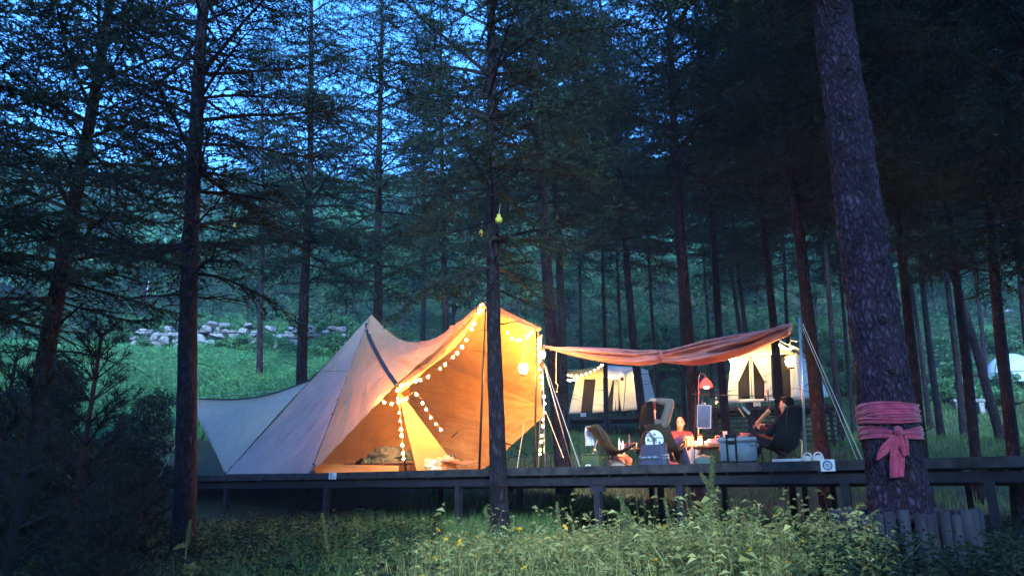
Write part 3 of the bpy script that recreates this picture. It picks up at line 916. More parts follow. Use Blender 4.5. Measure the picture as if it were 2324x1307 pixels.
# ------------------------------------------------------------------ grass and weeds
M_grass = mat('grass', (0.05, 0.12, 0.03), 0.6, (0.11, 0.2, 0.06), .5, transl=.3)
M_wgrass = mat('meadow_grass', (0.045, 0.20, 0.08), 0.6, (0.11, 0.36, 0.15), .5, transl=.3)
M_weed = mat('weed_leaves', (0.07, 0.10, 0.03), 0.6, (0.40, 0.38, 0.14), 5.0, transl=.2)
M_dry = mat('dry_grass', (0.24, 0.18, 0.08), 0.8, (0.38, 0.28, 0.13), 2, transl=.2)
rg = np.random.default_rng(31)
def field(n, D0, D1, p0, p1):
    """points over a ground wedge: even per unit area"""
    D = np.sqrt(rg.uniform(D0 ** 2, D1 ** 2, n)); px = rg.uniform(p0, p1, n)
    return (px - 1162) / 1744 * D, D
def weeds(x, y, hmin, hmax, nl, leaf, r, near=False):
    n = len(x); z = ground_np(x, y)
    H = r.uniform(hmin, hmax, n)
    if near: H = H * np.interp(y, [4.5, 6, 8, 9.5], [1.25, 1.0, .62, .42])
    Vs, Ts = [], []
    pid = np.repeat(np.arange(n), nl)
    t = r.random(n * nl) ** .7
    lean = r.normal(0, .12, (n, 2))
    px = x[pid] + lean[pid, 0] * t * H[pid]; py = y[pid] + lean[pid, 1] * t * H[pid]
    pz = z[pid] + t * H[pid]
    a = r.uniform(0, 6.28, n * nl)
    br = r.uniform(0, .09, n * nl) * (1.2 - t)
    pos = np.stack([px + np.cos(a) * br, py + np.sin(a) * br, pz], 1)
    d = np.stack([np.cos(a), np.sin(a), r.uniform(-.25, .6, n * nl)], 1); d /= np.linalg.norm(d, axis=1, keepdims=True)
    L = leaf * r.uniform(.5, 1.25, n * nl) * (1.15 - .5 * t)
    V1, T1 = leaf_cards(pos, d, L, L * r.uniform(.32, .6, n * nl), r, .3)
    # stems
    top = np.stack([x + lean[:, 0] * H, y + lean[:, 1] * H, z + H], 1); bot = np.stack([x, y, z], 1)
    e = np.array([.003, .001, 0])
    V2 = np.stack([bot - e, bot + e, top], 1).reshape(-1, 3)
    T2 = np.arange(n * 3).reshape(-1, 3) + len(V1)
    return np.concatenate([V1, V2]), np.concatenate([T1, T2]), top
x, y = field(52000, 24, 49, -60, 1080)
keep = x < 2
x, y = x[keep], y[keep]
hn = np.array([mnoise.noise(Vector((a * .55, b * .4, 1.7))) for a, b in zip(x, y)]) * 1.3 + .45
V, T_ = blades(x, y, rg.uniform(.25, .6, len(x)) * (.6 + .7 * hn), np.full(len(x), .045), rg, .5)
xh, yh = field(11000, 48, 105, -250, 2550)
Vh, Th, _t = weeds(xh, yh, .5, 1.9, 9, .55, rg)
stuff('hill_undergrowth', Vh, Th, M_leaf, 'scrubby undergrowth covering the foot of the hill', 'undergrowth')
xm, ym = field(5200, 27, 43, -60, 900)
Vm, Tm, _t = weeds(xm, ym, .3, .85, 9, .22, rg)
stuff('meadow_weeds', Vm, Tm, M_bush, 'rough leafy weeds scattered through the open meadow', 'weeds')
stuff('meadow_grass', V, T_, M_wgrass, 'bright tall meadow grass on the open slope below the stone wall', 'grass')
x, y = field(52000, 13.5, 46, 900, 2450)
kk = ~((y < 23) & (x / y * 1744 + 1162 > 1540)) | (rg.random(len(x)) < .3); x, y = x[kk], y[kk]
V, T_ = blades(x, y, rg.uniform(.12, .38, len(x)), np.full(len(x), .028), rg, .6)
stuff('forest_grass', V, T_, M_grass, 'dim grass under the conifers behind the deck', 'grass')
x, y = field(26000, 5.0, 15, -100, 1250)
V, T_ = blades(x, y, rg.uniform(.15, .55, len(x)) * np.where(x < -3, .8, 1), np.full(len(x), .011), rg, .9)
stuff('foreground_grass', V, T_, M_grass, 'long arching grass blades in front of the deck left half', 'grass')
# weeds
x, y = field(4000, 4.6, 10.6, 860, 2000)
edge = np.interp(x / y, [-.15, .0, .15, .35, .5], [9.3, 9.8, 9.5, 9.4, 8.4])
fade = np.clip((x / y * 1744 + 1162 - 900) / 330, .06, 1)
k = (y < edge - .2 * rg.random(len(x))) & (rg.random(len(x)) < fade); x, y = x[k], y[k]
cl_ = np.array([mnoise.noise(Vector((a * 1.1, b * 1.1, 3.3))) for a, b in zip(x, y)])
big_ = cl_ > .05
V, T_, top = weeds(x[big_], y[big_], .25, .66, 44, .062, rg, True)
Vb, Tb, top = weeds(x[~big_], y[~big_], .12, .42, 40, .042, rg, True)
T_ = np.concatenate([T_, Tb + len(V)]); V = np.concatenate([V, Vb])
stuff('weed_bed', V, T_, M_weed, 'thick bed of leafy weeds along the bottom centre and right', 'weeds')
x, y = field(2600, 4.3, 11, 1850, 2500)
V, T_, _t = weeds(x, y, .15, .5, 26, .075, rg)
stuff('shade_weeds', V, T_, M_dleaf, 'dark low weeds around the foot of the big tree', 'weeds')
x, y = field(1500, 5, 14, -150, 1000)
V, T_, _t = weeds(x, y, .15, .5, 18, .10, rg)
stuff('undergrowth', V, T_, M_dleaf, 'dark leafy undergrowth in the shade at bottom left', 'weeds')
x, y = field(900, 5.2, 6.6, 1560, 1760)
V, T_ = blades(x, y, rg.uniform(.35, .6, len(x)), np.full(len(x), .008), rg, .6)
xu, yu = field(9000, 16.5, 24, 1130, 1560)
Vu, Tu = blades(xu, yu, rg.uniform(.12, .3, len(xu)), np.full(len(xu), .02), rg, .6)  # pale straw colour put in for the lamp spill on this grass
stuff('lamplit_grass', Vu, Tu, M_dry, 'dry grass coloured pale for the lamp spill in the gap under the deck', 'grass')
stuff('dry_grass', V, T_, M_dry, 'patch of straw coloured dry grass among the weeds', 'grass')
x, y = field(5200, 4.6, 9.6, 860, 2000)
V, T_ = blades(x, y, rg.uniform(.25, .75, len(x)) * np.interp(y, [4.5, 6, 8, 9.5], [1.2, 1.0, .6, .4]), np.full(len(x), .007), rg, .8)
stuff('weed_grass', V, T_, M_weed, 'thin grass blades growing up through the weed bed', 'grass')
x, y = field(260, 4.8, 9.2, 940, 1960); xb, yb = field(150, 4.7, 6.6, 1560, 1980); x = np.concatenate([x, xb]); y = np.concatenate([y, yb])
V, T_, top = weeds(x, y, .5, .85, 16, .09, rg, True)
stuff('tall_weeds', V, T_, M_weed, 'taller broad leaved weeds standing above the weed bed', 'weeds')
x, y = field(420, 4.4, 5.6, 1840, 2400)
V, T_, top = weeds(x, y, .35, .72, 26, .08, rg)
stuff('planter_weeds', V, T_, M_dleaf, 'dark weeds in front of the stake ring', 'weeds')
# small yellow flowers
M_yel = mat('yellow_petals', (0.85, 0.5, 0.03), 0.6, transl=.3)
x, y = field(150, 5.0, 9.4, 960, 1960)
k = rg.random(len(x)) < np.where((x / y > .3) | (x / y < .05), 1, .35); x, y = x[k], y[k]
pz = ground_np(x, y) + rg.uniform(.36, .62, len(x)) * np.interp(y, [4.5, 6, 8, 9.5], [1.2, 1.0, .66, .5])
Vs, Ts = [], []
for i in range(len(x)):
    c = np.array([x[i], y[i], pz[i]])
    n = 5
    a = rg.uniform(0, 6) + np.arange(n) * 2 * np.pi / n
    d = np.stack([np.cos(a), np.sin(a) , np.full(n, .35)], 1); R_ = np.linalg.qr(rg.normal(0, 1, (3, 3)) * .35 + np.eye(3))[0]
    d = d @ R_; d /= np.linalg.norm(d, axis=1, keepdims=True)
    V1, T1 = leaf_cards(np.repeat(c[None], n, 0), d, np.full(n, .03), np.full(n, .024), rg, 0)
    st = np.array([[x[i] - .0015, y[i], pz[i] - .3], [x[i] + .0015, y[i], pz[i] - .3], c])
    Ts.append(T1 + sum(len(v) for v in Vs)); Vs.append(V1)
    Ts.append(np.array([[0, 1, 2]]) + sum(len(v) for v in Vs)); Vs.append(st)
stuff('yellow_wildflowers', np.concatenate(Vs), np.concatenate(Ts), M_yel, 'scattered tiny yellow flowers above the weeds', 'flowers')
# tall dock plants with seed spikes
M_seed = mat('seed_heads', (0.10, 0.13, 0.05), 0.8, (0.2, 0.22, 0.09), 9, transl=.2)
GS = 'tall seed spike plants in the weed bed'
def dock(px, pyb, pyt, D, lean, w_, lab, branch=0):
    r = np.random.default_rng(int(px))
    top = P(px + lean, pyt, D); g = at_ground(px, D)
    e = empty('dock_plant', g, lab, 'plant', GS)
    H = top - g
    def pt(t): return g + H * t + Vector((0.02 * math.sin(t * 5), 0, 0))
    m = MB(); m.tube([pt(t) for t in np.linspace(-.05, 1, 12)], list(np.linspace(.008, .003, 12)), 6); m.build('stem', M_weed, e)
    t0 = max(.2, ((PH - pyb) * 0 + (P(px, pyb, D).z - g.z) / H.z))
    def spike(a, b, wd, n, nm='seed_head'):
        pos, dr, Ls = [], [], []
        for i in range(n):
            t = r.random(); p = a.lerp(b, t)
            env = wd * (1 - t * .75) * (.65 + .35 * abs(math.sin(t * 22 + r.random())))
            q = r.normal(0, 1, 3); q /= np.linalg.norm(q)
            pos.append(np.array(p) + q * env * r.uniform(.1, 1)); dr.append(q); Ls.append(r.uniform(.012, .024))
        Vv, Tt = leaf_cards(np.array(pos), np.array(dr), np.array(Ls), np.array(Ls) * .85, r, .1)
        o_ = link(bpy.data.objects.new(nm, mesh_np(nm, Vv - np.array(origin(e)), [Tt], [M_seed]))); o_.parent = e
    spike(pt(t0), pt(1.0), w_, int(900 * w_ / .05))
    for b_ in range(branch):
        t = t0 + .1 + .12 * b_; s_ = 1 if b_ % 2 else -1
        q = pt(t) + Vector((s_ * .09, r.uniform(-.05, .05), .12)); m = MB(); m.tube([pt(t - .08), q], .004, 5); m.build('branch', M_weed, e); spike(pt(t - .03), q, w_ * .6, 260)
    pos = []; dr = []
    for k in range(7):
        a = r.uniform(0, 6.28); pos.append(np.array(pt(r.uniform(.1, t0)))); d = np.array([math.cos(a), math.sin(a), .35]); dr.append(d / np.linalg.norm(d))
    Vv, Tt = leaf_cards(np.array(pos), np.array(dr), r.uniform(.14, .24, 7), r.uniform(.035, .06, 7), r, .5)
    o_ = link(bpy.data.objects.new('leaf', mesh_np('leaf', Vv - np.array(origin(e)), [Tt], [M_weed]))); o_.parent = e
dock(1590, 1195, 1035, 7.6, 30, .052, 'tallest fat seed spike plant rising in front of the cooler', 3)
dock(1420, 1205, 1112, 8.0, -8, .035, 'leaning seed spike plant left of the tallest one', 1)
dock(1480, 1200, 1150, 7.4, -55, .03, 'seed spike bending over to the left below the deck')
dock(1266, 1200, 1140, 8.2, 2, .028, 'short upright seed spike plant near the slender trunk')
dock(1518, 1220, 1132, 7.8, -4, .024, 'thin ringed seed spike between the bent spike and the tallest one')
dock(1118, 1210, 1155, 7.6, -12, .024, 'seed spike just left of the slender trunk foot')
dock(1088, 1240, 1185, 7.2, -4, .018, 'low thin seed spike at the left end of the weed bed')
dock(760, 1245, 1165, 8.4, -24, .022, 'lone pale seed spike in front of the dark left posts')
dock(425, 1240, 1180, 7.4, 12, .02, 'weed stalk at the foot of the near black trunk')
# unseen wood added behind the viewpoint, its gap and heights shaping the sunlight
def shade_wood_behind():
    r = np.random.default_rng(77); Vs, Ts, n0 = [], [], 0
    for i in range(80):
        x = r.uniform(-30, 30); y = r.uniform(-19, -7.5)
        if -2.2 < x < 2.9: continue
        n = 900; t = r.random(n) ** .8; R_ = 2.4 * (1 - t) + .25; a = r.uniform(0, 6.28, n); rr = R_ * np.sqrt(r.random(n))
        p = np.stack([x + rr * np.cos(a), y + rr * np.sin(a), gz(x, y) + 1.6 + t * (21.5 if x > 2 else 16.5)], 1)
        d = np.stack([np.cos(a), np.sin(a), r.normal(-.2, .25, n)], 1); d /= np.linalg.norm(d, axis=1, keepdims=True)
        V1, T1 = leaf_cards(p, d, r.uniform(.35, .8, n), r.uniform(.18, .34, n), r)
        Vs.append(V1); Ts.append(T1 + n0); n0 += len(V1)
    return np.concatenate(Vs), np.concatenate(Ts)
V, T_ = shade_wood_behind()
stuff('unseen_shade_wood', V, T_, M_dleaf, 'unseen dark conifer wood added behind the viewpoint to shade the camp', 'woodland')
# ------------------------------------------------------------------ timber deck
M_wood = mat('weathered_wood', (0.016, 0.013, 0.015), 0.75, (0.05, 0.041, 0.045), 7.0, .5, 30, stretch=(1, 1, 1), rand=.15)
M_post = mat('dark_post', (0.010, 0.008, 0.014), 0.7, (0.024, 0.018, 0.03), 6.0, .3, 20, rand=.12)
deck = empty('timber_deck', (E0 + E1) / 2 - Vector((0, 0, 1.0)), 'long raised timber deck carrying the orange tent and the camp table', 'deck')
RD = Matrix((DE, DN, Vector((0, 0, 1)))).transposed()
def deckp(a, s, z): return E0 + DE * a + DN * s + Vector((0, 0, z))
# fascia boards, butted end to end
rdk = np.random.default_rng(3)
a = 0.0
while a < DLEN - .3:
    L = min(rdk.uniform(1.7, 2.6), DLEN - a)
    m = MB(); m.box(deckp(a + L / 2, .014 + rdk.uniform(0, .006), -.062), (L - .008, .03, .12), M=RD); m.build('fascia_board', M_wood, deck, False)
    a += L
# deck planks along the edge
m = MB(); m.box((0, 0, 0), (DLEN, .134, .028), M=RD)
pl = mesh_np('plank', np.array(m.v), [np.array(m.f)], [M_wood])
n_pl = int(DDEPTH / .14)
for i in range(n_pl):
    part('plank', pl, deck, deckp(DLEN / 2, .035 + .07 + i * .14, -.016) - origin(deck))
# joists and beams
for s_ in (.12, 1.3, 2.5, 3.7, DDEPTH - .15):
    m = MB(); m.box(deckp(DLEN / 2, s_, -.22), (DLEN - .1, .06, .12), M=RD); m.build('beam', M_post, deck, False)
a = .3
while a < DLEN:
    m = MB(); m.box(deckp(a, DDEPTH / 2, -.095), (.05, DDEPTH - .12, .125), M=RD); m.build('joist', M_post, deck, False); a += .6
def post_at(px, s_, w_=.1, cap=False):
    r_ = K(px, s_); b = gz(r_.x, r_.y) - .3
    m = MB(); m.box((r_.x, r_.y, (b + DECK_Z - .282) / 2), (w_, w_, DECK_Z - .282 - b), M=RD)
    if cap: m.box((r_.x, r_.y, DECK_Z - .33), (w_ * 2.2, w_ * 1.05, .09), M=RD)
    m.build('post', M_post, deck, False)
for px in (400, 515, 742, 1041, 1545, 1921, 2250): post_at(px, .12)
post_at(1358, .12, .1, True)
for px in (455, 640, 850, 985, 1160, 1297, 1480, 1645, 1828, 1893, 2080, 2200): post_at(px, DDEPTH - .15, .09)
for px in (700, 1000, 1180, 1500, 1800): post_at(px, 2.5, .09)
# number plates on the fascia
M_plate = mat('plate_white', (0.62, 0.66, 0.72), 0.35, (0.7, 0.74, 0.8), 20)
M_ring = mat('plate_ring', (0.06, 0.10, 0.2), 0.4)
M_disc = mat('plate_disc', (0.3, 0.42, 0.55), 0.3, (0.5, 0.6, 0.7), 12)
def plate(px, w_, h_, lab, tri=False):
    c = K(px, -.022, -.062)
    e = empty('platform_plate', c, lab, 'sign', 'emblem plates on the deck edge')
    m = MB(); m.box(c, (w_, .012, h_), M=RD); m.build('plate', M_plate, e, False)
    RY = RD @ Matrix.Rotation(math.pi / 2, 3, 'X')
    cc = c - DN * .0075 - (DE * w_ * .16 if tri else Vector((0, 0, 0)))
    kx = .62 if tri else 1
    R2 = RY @ Matrix.Diagonal((kx, 1, 1))
    m = MB()
    r0, r1 = h_ * .31, h_ * .41
    m.lathe(cc, [(r0, 0), (r0, .005), (r1, .005), (r1, 0)], 28, R2); m.f = m.f[:-2]; m.build('ring', M_ring, e)
    m = MB(); m.lathe(cc, [(r0 * .98, 0), (r0 * .98, .002)], 28, R2); m.build('disc', M_disc, e, False)
    m = MB()
    for dz, L in ((.28, .5), (-.1, .9), (-.4, .6)): m.box(cc - DN * .003 + Vector((0, 0, dz * r0)), (L * r0 * 1.4 * kx, .002, r0 * .14), M=RD)
    m.build('lettering', M_ring, e, False)
    if tri:
        m = MB(); b = c + DE * w_ * .24 - DN * .0075
        m.add([b + DE * w_ * .22 + Vector((0, 0, h_ * .25)), b - DE * w_ * .2 + Vector((0, 0, -h_ * .1)), b - DE * w_ * .2 + Vector((0, 0, -h_ * .42)), b + DE * w_ * .22 + Vector((0, 0, -h_ * .42))], [(0, 1, 2, 3)])
        m.build('panel', M_disc, e, False, thick=.003)
plate(1886, .17, .145, 'white plate with blue ring emblem on the deck edge near the big trunk')
plate(752, .2, .13, 'white plate with blue oval and corner panel on the deck edge below the tent', True)

# ------------------------------------------------------------------ wooden stake ring round the big tree
M_stake = mat('grey_stake', (0.014, 0.013, 0.022), 0.85, (0.04, 0.038, 0.055), 9, .4, 25, stretch=(1, 1, .3), rand=.15)
ring = empty('stake_planter', big.location, 'ring of grey wooden stakes around the foot of the big tree', 'planter')
bc = big.location
rst = np.random.default_rng(44)
for k in range(34):
    a = 2 * math.pi * (k + rst.uniform(-.15, .15)) / 34
    p = Vector((bc.x + .54 * math.cos(a), bc.y - .02 + .54 * math.sin(a), 0))
    m = MB()
    g = gz(p.x, p.y)
    top = CAM.z - .125 + rst.uniform(-.03, .02)
    h = top - g + .25
    m.lathe((p.x, p.y, g - .25), [(.046 * rst.uniform(.85, 1.1), 0), (.048 * rst.uniform(.85, 1.1), h * .5), (.045, h - .012), (.036, h)], 9)
    m.build('stake', M_stake, ring)
M_litter = mat('planter_soil', (0.05, 0.042, 0.03), 0.95, (0.03, 0.025, 0.02), 9, .7, 30)
m = MB(); m.lathe((bc.x, bc.y - .02, CAM.z - .22), [(.5, 0), (.5, .03), (.3, .05), (.05, .06)], 24); m.build('soil', M_litter, ring)

# ------------------------------------------------------------------ pink cloth tied round the trunk
M_ribbon = mat('pink_cloth', (0.24, 0.02, 0.065), 0.8, (0.38, 0.045, 0.11), 14, .25, 60, sheen=.3, transl=.1)
def big_pt(z, a, off):
    r_ = big_r(z) + off
    return big.location + BQ @ Vector((math.cos(a) * r_, math.sin(a) * r_, z))
def zrow(py): return (big_at(py)[0] - big.location).dot(BTD)
rib = empty('ribbon_cloth', big_at(1000)[0] - Vector((0, .3, 0)), 'pink cloth wound twice and knotted around the big trunk', 'ribbon')
AF = -math.pi / 2 - .25
def wrap(py_top, py_bot, seed, dip, name):
    zt, zb = zrow(py_top), zrow(py_bot)
    def fn(u, v):
        a = u * 2 * math.pi
        front = math.exp(-((((a - (2 * math.pi + AF)) + math.pi) % (2 * math.pi) - math.pi) / .55) ** 2)
        w_ = 1 - dip * front
        zc = (zt + zb) / 2; z = zc + (zt - zb) / 2 * w_ * (1 - 2 * v) + .012 * math.sin(a * 2 + seed) - .018 * dip * front
        fold = .005 * math.sin(v * 15 + 2.2 * math.sin(a * 1.5 + seed)) + .004 * math.sin(v * 34 + a * 4) + .006 * mnoise.noise(Vector((a * 2, v * 5, seed)))
        return big_pt(z, a, .026 + fold + .003 * math.sin(math.pi * v) + .007 * mnoise.noise(Vector((a * 5, v * 3 + a, seed + 4))))
    m = MB(); m.grid(fn, 120, 24, close_u=True); m.build(name, M_ribbon, rib, thick=.003)
wrap(919, 951, 0.3, .0, 'upper_wrap'); wrap(946, 964, 2.3, .1, 'upper_fold'); wrap(970, 1000, 1.4, .45, 'lower_wrap')
kn = big_pt(zrow(984), AF, .06)
m = MB(); m.ball(kn, (.035, .03, .045), 14, 10); m.build('knot', M_ribbon, rib)
def tail(pts, ws, seed, name):
    c = catmull(pts, 26)
    def fn(u, v):
        i = min(int(v * 26), 26); p = c[i]
        wd = np.interp(v, np.linspace(0, 1, len(ws)), ws)
        x = (u - .5) * 2
        return p + Vector((x * wd, -.012 * math.cos(x * 5 + seed + v * 2) - .008 * math.sin(x * 11 + v * 3), .012 * x * math.sin(seed)))
    m = MB(); m.grid(fn, 14, 26); m.build(name, M_ribbon, rib, thick=.005)
def fpt(px, py, off=.03):
    zc = zrow(py); p = big_pt(zc, AF, off); D = p.y; q = P(px, py, D); return q
tail([fpt(2038, 985, .05), fpt(2037, 1010, .05), fpt(2036, 1045, .045), fpt(2036, 1083, .045)], [.03, .05, .056, .05], .4, 'tail')
tail([fpt(2044, 985, .06), fpt(2052, 1008, .07), fpt(2056, 1034, .06)], [.03, .04, .028], 1.9, 'tail')
tail([fpt(2034, 986, .05), fpt(2018, 1008, .06), fpt(2002, 1030, .06), fpt(1992, 1043, .05)], [.025, .06, .045, .01], 2.9, 'tail')
# ------------------------------------------------------------------ the orange twin-peak tent
M_tent = mat('tent_canvas', (0.70, 0.38, 0.36), 0.8, (0.76, 0.43, 0.41), 3.0, .35, 26, transl=.42, coords='Object')
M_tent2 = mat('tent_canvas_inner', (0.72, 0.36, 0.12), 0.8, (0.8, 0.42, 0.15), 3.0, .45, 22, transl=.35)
CS = ((0.62, 0.47, 0.46), (0.68, 0.52, 0.51)); CV = ((0.74, 0.43, 0.27), (0.80, 0.48, 0.31)); CI = ((0.72, 0.36, 0.12), (0.8, 0.42, 0.15))  # front, roof and inner canvas: lamp glow put into warmer copies of the fabric
M_val = mat('tent_valance', (0.55, 0.27, 0.16), 0.8, (0.62, 0.32, 0.2), 6, .3, 40, transl=.25)
M_seam = mat('dark_webbing', (0.03, 0.03, 0.045), 0.7, (0.045, 0.045, 0.065), 30)
M_pole = mat('dark_pole', (0.035, 0.03, 0.03), 0.45, metal=.3)
M_steel = mat('steel_pole', (0.45, 0.46, 0.5), 0.35, (0.55, 0.56, 0.6), 14, metal=.8)
M_rope = mat('guy_rope', (0.55, 0.55, 0.5), 0.8)
def fold_mat(name, c1, c2, d, transl=.42, strength=1.0):
    m = mat(name, c1, .8, c2, 3.0, .5, 8.0, transl=transl); t = m.node_tree
    bn = [n for n in t.nodes if n.type == 'BUMP'][0]; nz = [n for n in t.nodes if n.type == 'TEX_NOISE' and n.outputs['Fac'].is_linked and n.outputs['Fac'].links[0].to_node == bn][0]
    tc = [n for n in t.nodes if n.type == 'TEX_COORD'][0]
    m1 = t.nodes.new('ShaderNodeMapping'); m1.inputs['Rotation'].default_value = d.normalized().to_track_quat('X', 'Z').inverted().to_euler()
    m2 = t.nodes.new('ShaderNodeMapping'); m2.inputs['Scale'].default_value = (.16, 1, 1)
    t.links.new(tc.outputs['Object'], m1.inputs['Vector']); t.links.new(m1.outputs['Vector'], m2.inputs['Vector']); t.links.new(m2.outputs['Vector'], nz.inputs['Vector'])
    nz.inputs['Detail'].default_value = 3; bn.inputs['Strength'].default_value = strength; bn.inputs['Distance'].default_value = .05
    tr = [n for n in t.nodes if n.type == 'BSDF_TRANSLUCENT'][0]; t.links.new(bn.outputs['Normal'], tr.inputs['Normal'])
    return m
def poly(pts, s0=None):
    """pixel polyline [(px,py,s)] -> smooth curve function"""
    c = catmull([Q(*p) for p in pts], 60) if len(pts) > 2 else None
    if c is None:
        a, b = Q(*pts[0]), Q(*pts[1])
        return lambda t: a.lerp(b, t)
    def f(t):
        x = t * 60; i = min(int(x), 59); return c[i].lerp(c[i + 1], x - i)
    return f
def coons(c0, c1, d0, d1, nu, nv, sag=(0, 0, 0), wr=.012, wdir=(9, 2), seed=0.0, wedge=False):
    """c0(u) v=0, c1(u) v=1, d0(v) u=0, d1(v) u=1"""
    sag = Vector(sag)
    p00, p10, p01, p11 = c0(0), c0(1), c1(0), c1(1)
    nrm = (p10 - p00 if (p10 - p00).length > .05 else p11 - p01).cross(p01 - p00 if (p01 - p00).length > .05 else p11 - p10)
    nrm.normalize()
    m = MB()
    def fn(u, v):
        p = c0(u) * (1 - v) + c1(u) * v + d0(v) * (1 - u) + d1(v) * u - (p00 * (1 - u) * (1 - v) + p10 * u * (1 - v) + p01 * (1 - u) * v + p11 * u * v)
        k = 16 * u * (1 - u) * v * (1 - v)
        k2 = min(1, 6 * min(u, 1 - u) + 0.0) * min(1, 6 * min(v, 1 - v))
        w_ = 1.1 * (1 - 2.2 * abs(mnoise.noise(Vector((u * wdir[0] * 1.5 + 2 * v + seed, v * wdir[1] * .8, seed))))) ** 3 + mnoise.noise(Vector((u * wdir[0] + seed, v * wdir[1], seed))) + .5 * mnoise.noise(Vector((u * wdir[0] * 2.3 + seed, v * wdir[1] * 2 + 3, seed))) + .35 * mnoise.noise(p * 4.0)
        return p + sag * k + nrm * wr * w_ * (.25 + .75 * k2)
    m.grid(fn, nu, nv)
    return m
tent = empty('twin_peak_tent', K(860, .9), 'glowing orange twin peaked canvas tent with an open front on the deck', 'tent')
P1, P2, P3 = (843, 714, 2.2), (1102, 686, .55), (1222, 742, 1.25)
F1, A_, L_ = (899, 873, .25), (705, 1074, .12), (512, 1075, .7)
ln = lambda a, b: poly([a, b])
pt = lambda a: (lambda t: Q(*a))
zipc = [P1, (838, 762, 1.7), (862, 814, .95), F1]
# left lavender panel: P1 - L - A
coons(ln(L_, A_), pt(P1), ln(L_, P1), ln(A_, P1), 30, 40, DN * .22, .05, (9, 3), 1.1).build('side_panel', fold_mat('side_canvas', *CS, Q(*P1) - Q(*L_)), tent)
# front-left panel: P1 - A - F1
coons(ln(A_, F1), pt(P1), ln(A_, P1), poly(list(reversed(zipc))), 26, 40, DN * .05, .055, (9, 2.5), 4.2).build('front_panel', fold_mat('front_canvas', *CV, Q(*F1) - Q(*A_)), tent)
# roof between the two peaks
ridge = [P1, (876, 748, 2.0), (905, 769, 1.8), (945, 777, 1.55), (990, 766, 1.25), (1042, 730, .9), P2]
feave = [F1, (940, 836, .25), (985, 799, .3), (1030, 757, .38), (1068, 718, .46), P2]
coons(poly(feave), poly(ridge), poly(list(reversed(zipc))), pt(P2), 40, 26, DN * .05 - Vector((0, 0, .06)), .055, (8, 3), 7.7).build('roof_panel', fold_mat('roof_canvas', *CV, Q(*P2) - Q(*F1)), tent)
# back sheet (seen from inside) in two courses with a crease
top_r = [P1, (905, 769, 1.8), (945, 777, 1.55), (990, 766, 1.25), (1042, 730, .9), P2, (1160, 712, .9), P3]
mid = [(700, 960, 3.3), (800, 890, 3.3), (900, 835, 3.2), (985, 824, 3.05), (1080, 858, 2.8), (1150, 888, 2.6), (1228, 917, 2.3)]
bot = [(690, 1090, 3.5), (800, 1090, 3.5), (930, 1090, 3.5), (1040, 1088, 3.3), (1100, 1062, 3.0), (1155, 1015, 2.7), (1241, 937, 2.25)]
coons(poly(mid), poly(top_r), ln(mid[0], P1), ln(mid[-1], P3), 48, 24, DN * .06, .05, (6, 9), 12.1).build('back_roof', fold_mat('back_roof_canvas', *CI, Q(1222, 742, 1.2) - Q(985, 900, 3.0), .35), tent)
coons(poly(bot), poly(mid), ln(bot[0], mid[0]), ln(bot[-1], mid[-1]), 48, 20, DN * .04, .06, (4, 10), 15.5).build('back_wall', fold_mat('back_wall_canvas', *CI, Q(1228, 960, 2.3) - Q(985, 900, 3.0), .35), tent)
# pinned back inner door and floor lip
coons(ln((948, 1080, .5), (1052, 1080, 1.7)), pt((903, 884, .35)), ln((948, 1080, .5), (903, 884, .35)), ln((1052, 1080, 1.7), (903, 884, .35)), 16, 26, DN * .1, .02, (5, 2), 3.3).build('door_flap', M_tent2, tent)
coons(ln((708, 1080, .3), (905, 1080, .8)), ln((716, 1052, .35), (905, 1056, .85)), ln((708, 1080, .3), (716, 1052, .35)), ln((905, 1080, .8), (905, 1056, .85)), 26, 6, DN * .05, .02, (8, 2), 9.9).build('floor_lip', M_tent2, tent)
coons(ln((712, 1085, 1.95), (930, 1085, 1.95)), poly([(712, 1040, 2.0), (770, 960, 2.0), (840, 880, 2.0), (930, 830, 2.0)]), ln((712, 1085, 1.95), (712, 1040, 2.0)), ln((930, 1085, 1.95), (930, 830, 2.0)), 30, 18, DN * .05, .03, (5, 9), 21.).build('inner_door', fold_mat('inner_door_canvas', (0.72, 0.38, 0.13), (0.78, 0.44, 0.16), DE + Vector((0, 0, .25)), .3), tent)
m = MB(); gsh = [K(712, .35, .012), K(1080, .9, .012), K(1090, 3.0, .012), K(705, 3.3, .012)]
m.grid(lambda u, v: (gsh[0] * (1 - u) + gsh[1] * u) * (1 - v) + (gsh[3] * (1 - u) + gsh[2] * u) * v + Vector((0, 0, .006 * mnoise.noise(Vector((u * 9, v * 7, 0))))), 24, 18)
m.build('bounce_sheet', M_tent2, tent)  # floor sheet added to bounce warm light up onto the walls
